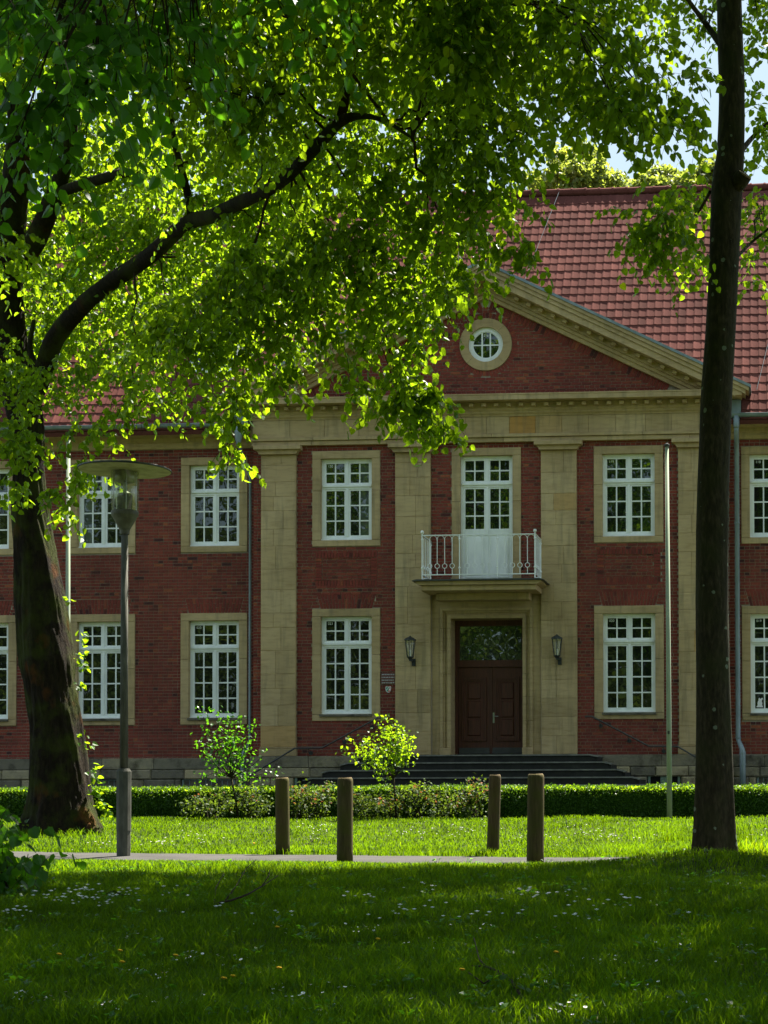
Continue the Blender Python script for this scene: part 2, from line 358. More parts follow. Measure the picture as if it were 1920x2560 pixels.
def clear_glass(name):
    m, nt, out = new_mat(name); t = NT(nt); tr = t.n('BsdfTransparent'); tr.inputs['Color'].default_value = (0.90, 0.92, 0.86, 1)
    gl = t.n('BsdfGlossy'); gl.inputs['Roughness'].default_value = 0.08; d = t.n('BsdfDiffuse'); d.inputs['Color'].default_value = (0.5, 0.48, 0.40, 1)
    a = t.n('MixShader'); a.inputs[0].default_value = 0.10; t.l(tr.outputs[0], a.inputs[1]); t.l(gl.outputs[0], a.inputs[2])
    b = t.n('MixShader'); t.l(t.maprange(t.noise(t.geo(), 11, 5), 0.35, 0.7, 0.02, 0.16), b.inputs[0]); t.l(a.outputs[0], b.inputs[1]); t.l(d.outputs[0], b.inputs[2]); t.l(b.outputs[0], out.inputs[0]); return m
M_CLEAR = clear_glass('lamp_glass')
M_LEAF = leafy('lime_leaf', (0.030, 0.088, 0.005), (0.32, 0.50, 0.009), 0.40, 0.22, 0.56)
M_LEAF2 = leafy('shaded_lime_leaf', (0.022, 0.080, 0.006), (0.13, 0.36, 0.008), 0.40, 0.30, 0.48)  # darker copy of the lime leaf; its colour stands in for shade
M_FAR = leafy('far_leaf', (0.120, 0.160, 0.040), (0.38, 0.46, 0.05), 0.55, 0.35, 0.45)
M_WOOD = leafy('wood_leaf', (0.040, 0.068, 0.012), (0.14, 0.20, 0.02), 0.7, 0.1, 0.45)
M_HEDGE = leafy('hedge_leaf', (0.042, 0.108, 0.010), (0.13, 0.25, 0.008), 0.5, 0.35, 0.4)
M_ROSE = leafy('rose_leaf', (0.042, 0.075, 0.018), (0.13, 0.20, 0.014), 0.55, 0.16, 0.42, 0.4, (0.22, 0.085, 0.025))
M_GRASS = leafy('grass_blade', (0.009, 0.044, 0.002), (0.180, 0.318, 0.003), 0.55, 0.08, 0.5, 0.45)

# ================================================================== SETTING: ground, path
def ground_sheet():
    xs = np.unique(np.r_[np.linspace(-300, -24, 12), np.linspace(-24, 16, 161), np.linspace(16, 300, 12)])
    ysv = np.unique(np.r_[np.linspace(-300, -4, 12), np.linspace(-4, 36, 161), np.linspace(36, 60, 8), np.linspace(60, 400, 12)])
    X, Y = np.meshgrid(xs, ysv); Z = np.where((Y > 34.5), 0.24, ground_z(X, Y)); Z = np.where(np.abs(Y - path_y(X)) < 1.0, Z - 0.02, Z)
    n, m = len(xs), len(ysv); V = np.stack([X, Y, Z], -1).reshape(-1, 3)
    i = (np.arange(m - 1)[:, None] * n + np.arange(n - 1)[None, :]).ravel()
    L = np.stack([i, i + 1, i + 1 + n, i + n], -1)
    o = place('ground', np_mesh('ground', V, L, np.full(len(i), 4), None, True), M_EARTH); o['kind'] = 'structure'
    # footpath: a worn strip that runs past the two trees
    px = np.linspace(-40, 30, 281); c = path_y(px)
    w0 = 0.92 + 0.09 * (vnoise(px * 1.9, px * 0) - 0.5) * 2; w1 = 0.92 + 0.12 * (vnoise(px * 2.3, px * 0 + 7) - 0.5) * 2
    off = np.linspace(-1, 1, 5); V = []
    for k in off:
        yy = c + np.where(k < 0, k * w0, k * w1)
        zz = ground_z(px, np.full_like(px, 0) + yy); V.append(np.stack([px, yy, zz + 0.006 + 0.012 * (1 - k * k)], -1))
    V = np.array(V).reshape(-1, 3); n = len(px); i = (np.arange(4)[:, None] * n + np.arange(n - 1)[None, :]).ravel()
    L = np.stack([i, i + 1, i + 1 + n, i + n], -1)
    o = place('path', np_mesh('path', V, L, np.full(len(i), 4), None, True), M_PATH); o['kind'] = 'structure'
    # paved strip along the building
    mb = MB(); mb.box(-26, 18, 34.9, 39.4, 0.10, 0.255)
    o = mb.build('pavement', M_CONC); o['kind'] = 'structure'
ground_sheet()

# ================================================================== THE BUILDING
YF, YW = 39.0, 39.3                                # faces of the centre block and of the wings
B = thing('brick_building', 'long red brick building with sandstone pilasters, pediment, white windows and tiled roof', 'building', (0, 39, 0.2))
XL, XR = -17.0, 11.0
EAVE_Y, EAVE_Z, SLOPE = 38.72, 9.78, R(55); RIDGE_Y = 44.09
RIDGE_Z = EAVE_Z + (RIDGE_Y - EAVE_Y) * math.tan(SLOPE)
RK, RAPEX = 0.489, 13.755                          # pediment: fall per metre and height of the apex line
def rake(x): return RAPEX - RK * abs(x)

# mortar beds behind the bricks, and the body that closes the volume
def slab(mb, x0, x1, y0, y1, z0, z1, holes):
    """Wall slab with rectangular holes (x0, x1, z0, z1)."""
    xs = sorted({x0, x1, *[v for h in holes for v in h[:2] if x0 < v < x1]}); zs = sorted({z0, z1, *[v for h in holes for v in h[2:] if z0 < v < z1]})
    for za, zb in zip(zs[:-1], zs[1:]):
        run = None
        for xa, xb in zip(xs[:-1], xs[1:]):
            xm, zm = (xa + xb) / 2, (za + zb) / 2; hole = any(h[0] < xm < h[1] and h[2] < zm < h[3] for h in holes)
            if not hole: run = (run[0], xb) if run else (xa, xb)
            if (hole or xb == x1) and run: mb.box(run[0], run[1], y0, y1, za, zb); run = None
WIN_XZ = [(-3.52, 1, 0), (3.55, 1, 0)]
mb = MB()
ch = [(c - 0.84, c + 0.84, a, b) for c in (-3.52, 3.55) for a, b in ((6.85, 9.20), (2.49, 5.25))] + [(c - 0.78, c + 0.78, 5.85, 6.67) for c in (-3.52, 3.55)] + [(-1.36, 1.36, 1.5, 5.6), (-0.84, 0.86, 5.8, 9.22)]
slab(mb, -5.88, 5.88, YF + 0.008, YF + 0.5, 1.5, 10.3, ch)
gh = []
slab(mb, -0.62, 0.62, YF + 0.008, YF + 0.5, 10.30, 11.18, []); slab(mb, -0.62, 0.62, YF + 0.008, YF + 0.5, 12.45, 12.85, [])
for s in (-1, 1): mb.prism([(s * 0.62, 10.30), (s * 5.7, 10.30), (s * 0.62, 12.90)][::s], YF + 0.008, YF + 0.5)
mb.box(-0.62, 0.62, YF + 0.16, YF + 0.5, 11.18, 12.45); mb.prism([(-0.62, 12.8501), (0.62, 12.8501), (0.62, 12.90), (0, 13.2), (-0.62, 12.90)], YF + 0.008, YF + 0.5)
for k in range(48):
    a0, a1 = 2 * math.pi * k / 48, 2 * math.pi * (k + 1) / 48
    def edge(a):
        c, s_ = math.cos(a), math.sin(a); t = min(0.62 / abs(c) if abs(c) > 1e-6 else 9, (0.635) / abs(s_) if abs(s_) > 1e-6 else 9); return (c * t, 11.815 + s_ * t)
    e0, e1 = edge(a0), edge(a1); c0, c1 = (0.6 * math.cos(a0), 11.815 + 0.6 * math.sin(a0)), (0.6 * math.cos(a1), 11.815 + 0.6 * math.sin(a1))
    mb.prism([c0, e0, e1, c1], YF + 0.008, YF + 0.16)
wh = [(c - 0.84, c + 0.84, a + dz, b + dz) for c, dz in ((-6.99, -0.05), (-9.89, -0.05), (-12.98, -0.05), (7.18, -0.02)) for a, b in ((6.84, 9.21), (2.48, 5.26))]
slab(mb, XL, -5.881, YW + 0.008, YW + 0.5, 1.4, 9.6, wh); slab(mb, 5.881, XR, YW + 0.008, YW + 0.5, 1.4, 9.6, wh)
mb.box(-0.9, 0.9, YF + 0.80, YF + 0.9, 1.5, 5.1); mb.box(-5.6, 5.6, YF + 0.92, YF + 1.0, 1.5, 10.2)
for c in (-3.52, 3.55): mb.box(c - 0.80, c + 0.80, YF + 0.021, YF + 0.06, 5.83, 6.69)
mb.build('wall', M_MORTAR, B)
mb = MB(); mb.box(XL, XR, YW + 0.51, 53.2, 0.1, 9.5)
mb.add([(XL, YW + 0.3, 9.51), (XL, 53.2, 9.51), (XL, RIDGE_Y, RIDGE_Z - 0.35), (XR, YW + 0.3, 9.51), (XR, 53.2, 9.51), (XR, RIDGE_Y, RIDGE_Z - 0.35)], [(0, 2, 1), (3, 4, 5)])
mb.build('rear_wall', M_MORTAR, B)

# ------------------------------------------------------------------ openings (outer edges of their stone surrounds)
WIN = []                                           # xc, z0, z1, face, kind, number
for xc, n1, n0 in ((-3.52, '120', '023'), (3.55, '119', '020')):
    WIN += [(xc, 6.83, 9.22, YF, 'upper', n1), (xc, 2.47, 5.27, YF, 'ground', n0)]
for xc, n1, n0, dz in ((-6.99, '121', '022', -0.05), (-9.89, '', '', -0.05), (-12.98, '', '', -0.05), (7.18, '118', '019', -0.02)):
    WIN += [(xc, 6.82 + dz, 9.23 + dz, YW, 'upper', n1), (xc, 2.46 + dz, 5.28 + dz, YW, 'ground', n0)]
HW = 0.86                                          # half width over the surround

# ------------------------------------------------------------------ bricks
COURSE, BL, BH, BD, JT = 0.0803, 0.238, 0.0665, 0.1133, 0.0135
BR = []                                            # x0, x1, z0, z1, face, kind
def lay(x0, x1, z0, z1, face, spans):
    """English cross bond over a rectangle; SPANS(zlo, zhi) gives the x-intervals that stay free of brick."""
    k0 = int(math.floor(z0 / COURSE)); k1 = int(math.ceil(z1 / COURSE))
    for k in range(k0, k1):
        a, b = max(k * COURSE, z0), min(k * COURSE + BH, z1)
        if b - a < 0.025: continue
        holes = sorted(spans(a, b)); free = []; c = x0
        for h0, h1 in holes:
            if h0 > c: free.append((c, min(h0, x1)))
            c = max(c, h1)
        if c < x1: free.append((c, x1))
        w = BL if k % 2 == 0 else BD
        ph = (0.0 if k % 4 == 0 else 0.1257) if k % 2 == 0 else 0.0628
        for f0, f1 in free:
            if f1 - f0 < 0.03: continue
            i = math.floor((f0 - ph) / (w + JT)); 
            while True:
                p = ph + i * (w + JT); i += 1
                if p > f1: break
                u0, u1 = max(p, f0 + 0.004), min(p + w, f1 - 0.004)
                if u1 - u0 > 0.022: BR.append((u0, u1, a, b, face, 's' if u1 - u0 > 0.233 and b - a > 0.0655 else 'c'))
def win_spans(face):
    L = [(xc - HW - 0.005, xc + HW + 0.005, z0 - 0.005, z1 + 0.005) for xc, z0, z1, fy, kd, nb in WIN if fy == face]
    return L
def arch_at(xc, z):                                # flat arch of splayed bricks above a ground-floor window
    return (xc, z + 0.004, z + 0.372, 0.655, 0.755)
ARCH = [arch_at(w[0], w[2]) + (w[3],) for w in WIN if w[4] == 'ground']
PANEL = [(w[0], 5.84, 6.68, 0.79, w[3]) for w in WIN if w[4] == 'upper' and w[3] == YF]
def spans_for(face):
    rects = win_spans(face)
    if face == YF:
        for s in (-1, 1):
            rects += [(min(s * 4.78, s * 5.67) - 0.004, max(s * 4.78, s * 5.67) + 0.004, 1.4, 9.4), (min(s * 1.38, s * 2.27) - 0.004, max(s * 1.38, s * 2.27) + 0.004, 1.4, 9.4)]
        rects += [(-1.39, 1.39, 1.4, 5.86), (-0.86, 0.88, 5.8, 9.25)]
        rects += [(xc - h, xc + h, a, b) for xc, a, b, h, fy in PANEL]
    arches = [a for a in ARCH if a[5] == face]
    def f(a, b):
        m = (a + b) / 2
        out = [(r[0], r[1]) for r in rects if r[2] < m < r[3]]
        for xc, za, zb, h0, h1, fy in arches:
            if za < m < zb:
                h = h0 + (h1 - h0) * (m - za) / (zb - za); out.append((xc - h - 0.008, xc + h + 0.008))
        return out
    return f
lay(-5.88, 5.88, 1.60, 9.37, YF, spans_for(YF))
lay(XL, -5.89, 1.55, 9.40, YW, spans_for(YW)); lay(5.89, XR, 1.58, 9.40, YW, spans_for(YW))
def gable_spans(a, b):
    m = (a + b) / 2; out = []
    lim = (rake(0) - 0.80 - 0.215 - m + 0.012) / RK            # inside of the sloping border
    lim = max(lim, 0.0); out += [(-9, -lim), (lim, 9)]
    d = abs(m - 11.815)
    if d < 0.79: h = math.sqrt(0.79 ** 2 - d * d) - 0.008; out.append((-h - 0.004, h + 0.004))
    return out
lay(-5.6, 5.6, 10.63, 13.0, YF, gable_spans)
XBR = MB()                                         # shaped bricks that no plain box serves: prisms in the wall plane
def btone():
    r = RNG.random()
    return float(RNG.uniform(0.03, 0.16)) if r < 0.045 else float(np.clip(RNG.normal(0.55, 0.16), 0.16, 0.95)) if r < 0.965 else float(RNG.uniform(0.9, 1.0))
def quad_brick(c, face, tone=None): XBR.prism(c, face - 0.004 - RNG.uniform(0, 0.002), face + 0.01, btone() if tone is None else tone)
for xc, za, zb, h0, h1, fy in ARCH:                # splayed bricks, every second one split
    n = 17; zm = lambda i: za + (zb - za) * (0.36 if i % 2 else 0.64)
    for i in range(n):
        def X(t, z): h = h0 + (h1 - h0) * (z - za) / (zb - za); return xc - h + 2 * h * t
        t0, t1 = i / n, (i + 1) / n; g = 0.006
        for zlo, zhi in ((za, zm(i) - 0.005), (zm(i) + 0.005, zb)):
            quad_brick([(X(t0, zlo) + g, zlo), (X(t1, zlo) - g, zlo), (X(t1, zhi) - g, zhi), (X(t0, zhi) + g, zhi)], fy)
for xc, a, b, h, fy in PANEL:                      # framed panel: upright rows above and below, plain bond between
    n = 20
    for i in range(n):
        u0 = xc - h + 2 * h * i / n + 0.006; u1 = xc - h + 2 * h * (i + 1) / n - 0.006
        for zlo, zhi in ((b - 0.135, b - 0.006), (a + 0.006, a + 0.135)): BR.append((u0, u1, zlo, zhi, fy, 'c'))
    hh = h - 0.175
    for s in (-1, 1):
        for k in range(7):
            zlo = a + 0.142 + k * (b - a - 0.284) / 7; BR.append((min(xc + s * hh, xc + s * h) + 0.006, max(xc + s * hh, xc + s * h) - 0.006, zlo + 0.005, zlo + (b - a - 0.284) / 7 - 0.005, fy, 'c'))
    lay(xc - hh, xc + hh, a + 0.142, b - 0.142, fy + 0.012, lambda p, q: [])
n = 90                                             # upright half bricks on the cornice
for i in range(n):
    u0 = -5.55 + 11.1 * i / n
    if (rake(max(abs(u0), abs(u0 + 0.12))) - 0.99) > 10.62: BR.append((u0 + 0.005, u0 + 11.1 / n - 0.006, 10.505, 10.625, YF, 'c'))
for s in (-1, 1):                                  # sloping border under the pediment's rake
    ca, sa = math.cos(math.atan(RK)), math.sin(math.atan(RK)); n = 72; L = 5.5 / ca
    for i in range(n):
        d0 = L * i / n; d1 = L * (i + 1) / n - 0.010
        top = lambda d: (s * d * ca, RAPEX - 0.80 - d * sa); low = lambda d: (s * (d * ca - 0.20 * sa * 1.0), RAPEX - 0.80 - d * sa - 0.20 * ca)
        q = [low(d0), low(d1), top(d1), top(d0)]
        if min(p[1] for p in q) < 10.51 or min(s * p[0] for p in q) < 0.02: continue
        quad_brick(q if s > 0 else q[::-1], YF)
n = 56
for i in range(n):                                 # radial bricks round the round window
    a0 = 2 * math.pi * i / n + 0.007; a1 = 2 * math.pi * (i + 1) / n - 0.007
    P_ = lambda r, a: (r * math.cos(a), 11.815 + r * math.sin(a))
    quad_brick([P_(0.665, a0), P_(0.79, a0), P_(0.79, a1), P_(0.665, a1)], YF)
# 300 whole stretchers of the centre block that show largest become bricks of their own; the rest is one brickwork
def clear_view(b):
    xm, zm = (b[0] + b[1]) / 2, (b[2] + b[3]) / 2
    return b[5] == 's' and b[4] in (YF, YF + 0.012) and ((2.3 < xm < 4.2 and 1.75 < zm < 9.2) or (-4.7 < xm < -2.3 and 2.0 < zm < 9.1) or (0.9 < xm < 4.2 and 10.7 < zm < 12.4))
whole = sorted([b for b in BR if clear_view(b)], key=lambda b: -(b[0] + 6))[:600]
random.shuffle(whole); whole = whole[:300]; chosen = set(id(b) for b in whole)
rest = [b for b in BR if id(b) not in chosen]
A = np.array([[b[0], b[1], b[2], b[3], b[4]] for b in rest]); nB = len(A); jit = RNG.uniform(0, 0.0025, nB)
V = np.zeros((nB, 8, 3))
for k, (ix, iz) in enumerate(((0, 2), (1, 2), (1, 3), (0, 3))):
    V[:, k, 0] = A[:, ix]; V[:, k, 2] = A[:, iz]; V[:, k, 1] = A[:, 4] - 0.003 - jit
    V[:, k + 4, 0] = A[:, ix]; V[:, k + 4, 2] = A[:, iz]; V[:, k + 4, 1] = A[:, 4] + 0.01
Fq = np.array([(0, 1, 2, 3), (4, 5, 1, 0), (1, 5, 6, 2), (3, 2, 6, 7), (4, 0, 3, 7)])
L = (Fq[None] + (np.arange(nB) * 8)[:, None, None]).reshape(-1, 4)
tn = np.repeat([btone() for _ in range(nB)], 5)
o = place('brickwork', np_mesh('brickwork', V.reshape(-1, 3), L, np.full(len(L), 4), tn), M_BRICK, B); o['kind'] = 'stuff'
o = XBR.build('shaped_brickwork', M_BRICK, B); o['kind'] = 'stuff'
BVAR = []
for k in range(14):
    q = MB(); q.box(-BL / 2, BL / 2, -0.0045, 0.01, -BH / 2, BH / 2, btone(), 0.002); BVAR.append(q.mesh('brick'))
for k, b in enumerate(whole): place('brick', BVAR[k % 14], M_BRICK, B, ((b[0] + b[1]) / 2, b[4] - RNG.uniform(0, 0.002), (b[2] + b[3]) / 2))

# ------------------------------------------------------------------ sandstone
def stone(x0, x1, y0, y1, z0, z1, name='stone', parent=None, tone=None, mat=None, ch=0.006):
    q = MB(); t = float(np.clip(RNG.normal(0.45, 0.14), 0, 0.9)) if tone is None else tone
    g = 0.0025; q.box(x0 + g, x1 - g, y0, y1, z0 + g, z1 - g, t, ch); return q.build(name, mat or M_SAND, parent or B)
back = MB()                                        # dark joints behind the ashlar
for s in (-1, 1):
    for h0, h1 in ((4.78, 5.67), (1.38, 2.27)):
        x0, x1 = sorted((s * h0, s * h1)); back.box(x0 + 0.006, x1 - 0.006, YF - 0.05, YF + 0.02, 1.62, 9.13, 0.3)
        base_top = 1.79 if h0 > 3 else 1.62
        if h0 > 3:
            stone(x0 - 0.03, x1 + 0.03, YF - 0.12, YF + 0.1, 1.60, 1.785, tone=0.2)
            stone(x0 - 0.02, x1 + 0.02, YF - 0.10, YF + 0.1, 1.787, 1.83, tone=0.1)
            base_top = 1.832
        z = base_top
        while z < 9.12:
            h = RNG.choice([0.36, 0.42, 0.46, 0.52, 0.58]); z2 = z + h
            if z2 > 8.95: z2 = 9.13
            r = RNG.random(); w = x1 - x0
            cuts = [x0, x1] if r < 0.2 else [x0, x0 + w * RNG.choice([0.36, 0.42, 0.5, 0.58, 0.64]), x1]
            for a, b in zip(cuts[:-1], cuts[1:]):
                d = RNG.uniform(0, 0.004); stone(a, b, YF - 0.075 - d, YF - 0.04, z, z2, tone=None if RNG.random() > 0.02 else 0.93)
            # cheek of the pilaster
            z = z2
        back.box(x0 - 0.001, x1 + 0.001, YF - 0.066, YF + 0.03, 1.615, 9.131, 0.4)
        q = MB(); q.box(x0 - 0.15, x1 + 0.15, YF - 0.24, YF + 0.05, 9.245, 9.345, 0.5, 0.006); cap = q.build('capital', M_SAND, B)
        q = MB(); q.prism([(x0 - 0.02, 9.135), (x1 + 0.02, 9.135), (x1 + 0.045, 9.16), (x1 + 0.05, 9.19), (x1 + 0.12, 9.243), (x0 - 0.12, 9.243), (x0 - 0.05, 9.19), (x0 - 0.045, 9.16)], YF - 0.17, YF + 0.05, 0.35)
        q.build('capital_moulding', M_SAND, cap)
# entablature: architrave in two bands, frieze of single stones, bed moulding, dentils, corona
def course(x0, x1, y0, y1, z0, z1, lens, name='stone', tone=None):
    x = x0
    while x < x1 - 0.02:
        w = float(RNG.uniform(*lens)); e = x1 if x + w > x1 - lens[0] * 0.5 else x + w
        stone(x, e, y0 - RNG.uniform(0, 0.003), y1, z0, z1, name, tone=tone); x = e
back.box(-5.86, 5.86, YF - 0.06, YF + 0.02, 9.36, 10.46, 0.2)
course(-5.90, 5.90, YF - 0.115, YF + 0.02, 9.352, 9.462, (1.5, 2.6)); course(-5.93, 5.93, YF - 0.155, YF + 0.02, 9.465, 9.552, (1.5, 2.6))
x = -5.88; ORANGE = [0.97 if abs(c) < 0.3 else None for c in range(3)]
fr = [-5.88, -4.93, -4.05, -3.18, -2.44, -1.75, -1.12, -0.50, 0.03, 0.60, 1.25, 1.91, 2.57, 3.25, 3.98, 4.62, 5.28, 5.88]
for a, b in zip(fr[:-1], fr[1:]): stone(a, b, YF - 0.095 - RNG.uniform(0, 0.003), YF + 0.02, 9.555, 9.985, tone=1.0 if abs(a - 0.60) < 0.01 else 0.88 if abs(a - 1.25) < 0.01 else None)
q = MB()
q.sweep_x([(YF - 0.10, 9.988), (YF + 0.05, 9.988), (YF + 0.05, 10.19), (YF - 0.19, 10.19), (YF - 0.185, 10.135), (YF - 0.155, 10.10), (YF - 0.15, 10.06), (YF - 0.115, 10.03)], -5.96, 5.96, 0.3)
q.build('bed_moulding', M_SAND, B)
q = MB(); q.box(-6.0, 6.0, YF - 0.20, YF + 0.05, 10.193, 10.31, 0.25); q.build('dentil_band', M_SAND, B)
q = MB(); q.box(-0.053, 0.053, -0.13, 0.0, -0.04, 0.04, 0.5, 0.004); DENT = q.mesh('dentil')
for i in range(39): place('dentil', DENT, M_SAND, B, (-5.89 + i * 0.31, YF - 0.202, 10.235))
def corona(x0, x1): 
    q = MB(); q.sweep_x([(YF - 0.505, 10.312), (YF + 0.03, 10.312), (YF + 0.03, 10.53), (YF - 0.48, 10.47), (YF - 0.515, 10.465), (YF - 0.515, 10.43), (YF - 0.505, 10.425)], x0 + 0.0015, x1 - 0.0015, float(RNG.uniform(0.2, 0.6))); q.build('corona', M_SAND, B)
cx = [-6.36, -5.2, -4.1, -2.95, -1.8, -0.62, 0.52, 1.66, 2.85, 4.0, 5.15, 6.36]
for a, b in zip(cx[:-1], cx[1:]): corona(a, b)
# pediment: raking cornice of the same members
def rake_member(o0, o1, y0, y1, x_end, name, mat, tone=0.4, cut_end=True, segs=5):
    """Band between vertical offsets O0 < O1 below the apex line, on both sides of the gable."""
    for s in (-1, 1):
        xs = [x_end * i / segs for i in range(segs + 1)]
        for a, b in zip(xs[:-1], xs[1:]):
            q = MB(); g = 0.0015
            p = [(s * (a + g), rake(a) - o1), (s * (b - g), rake(b) - o1), (s * (b - g), rake(b) - o0), (s * (a + g), rake(a) - o0)]
            q.prism(p if s > 0 else p[::-1], y0, y1, float(np.clip(tone + RNG.uniform(-0.12, 0.12), 0, 1))); q.build(name, mat, B)
rake_member(0.0, 0.07, YF - 0.60, YF + 3.3, 6.585, 'verge_flashing', M_ZINC, 0.5, segs=1)
rake_member(0.072, 0.165, YF - 0.575, YF + 0.03, 6.53, 'raking_moulding', M_SAND, 0.3, segs=4)
rake_member(0.167, 0.27, YF - 0.535, YF + 0.03, 6.45, 'raking_moulding', M_SAND, 0.55, segs=4)
rake_member(0.272, 0.44, YF - 0.50, YF + 0.03, 6.20, 'raking_corona', M_SAND, 0.5, segs=5)
rake_member(0.442, 0.60, YF - 0.20, YF + 0.03, 5.80, 'raking_band', M_SAND, 0.25, segs=3)
rake_member(0.602, 0.69, YF - 0.15, YF + 0.03, 5.62, 'raking_moulding', M_SAND, 0.3, segs=3)
rake_member(0.692, 0.80, YF - 0.10, YF + 0.03, 5.50, 'raking_moulding', M_SAND, 0.42, segs=3)
for s in (-1, 1):
    for i in range(19):
        x = 0.22 + i * 0.30
        place('dentil', DENT, M_SAND, B, (s * x, YF - 0.202, rake(x) - 0.505), (0, s * math.atan(RK) * 1.0, 0))
    # little gable end where rake and level cornice meet, and its return along the side
    q = MB(); q.prism([(s * 5.9, 10.535), (s * 6.40, 10.535), (s * 6.40, rake(6.40) - 0.27), (s * 5.9, rake(5.9) - 0.27)][::s], YF - 0.50, YF + 0.03, 0.4); q.build('cornice_end', M_SAND, B)
    q = MB(); x0, x1 = sorted((s * 5.9, s * 6.36)); q.box(x0, x1, YF + 0.032, YF + 0.95, 10.312, 10.50, 0.25); q.build('cornice_return', M_SAND, B)
    q = MB(); x0, x1 = sorted((s * 5.85, s * 5.98)); q.box(x0, x1, YF + 0.03, YF + 0.95, 9.36, 10.31, 0.25); q.build('block_side', M_SAND, B)
back.build('stone_backing', M_SAND, B)
# roof of the pediment running back into the main slope
q = MB()
for s in (-1, 1):
    yb = lambda z: EAVE_Y + (z - EAVE_Z) / math.tan(SLOPE) + 0.15
    p = [(0, YF - 0.45, RAPEX - 0.01), (s * 6.55, YF - 0.45, rake(6.55) - 0.01), (s * 6.55, yb(rake(6.55)), rake(6.55) - 0.01), (0, yb(RAPEX), RAPEX - 0.01)]
    p2 = [(a, b, c - 0.09) for a, b, c in p]; q.add(p + p2, [(0, 1, 2, 3)[::s], (7, 6, 5, 4)[::s], (1, 0, 4, 5)[::s], (2, 1, 5, 6)[::s]], 0.4)
q.build('pediment_roof', M_ZINC, B)

# ------------------------------------------------------------------ windows
def text_mesh(txt, size):
    c = bpy.data.curves.new('txt', 'FONT'); c.body = txt; c.size = size; c.extrude = 0.0006; c.align_x = 'CENTER'; c.resolution_u = 3
    o = bpy.data.objects.new('txt', c); COL.objects.link(o); dg = bpy.context.evaluated_depsgraph_get(); dg.update()
    me = bpy.data.meshes.new_from_object(o.evaluated_get(dg)); bpy.data.objects.remove(o); bpy.data.curves.remove(c); me.name = 'number'; me.materials.clear(); return me
PANES = {}
def pane(w, h, k):
    key = (round(w, 3), round(h, 3), k)
    if key not in PANES:
        q = MB(); a, b = w / 2, h / 2; r = np.random.default_rng(k * 7 + 1); tx, tz = r.normal(0, 0.0012, 2)
        v = [(-a, -a * tx - b * tz, -b), (a, a * tx - b * tz, -b), (a, a * tx + b * tz, b), (-a, -a * tx + b * tz, b)]
        v2 = [(x, y + 0.006, z) for x, y, z in v]; q.add(v + v2, [(0, 1, 2, 3), (7, 6, 5, 4), (4, 5, 1, 0), (1, 5, 6, 2), (2, 6, 7, 3), (3, 7, 4, 0)]); PANES[key] = q.mesh('pane')
    return PANES[key]
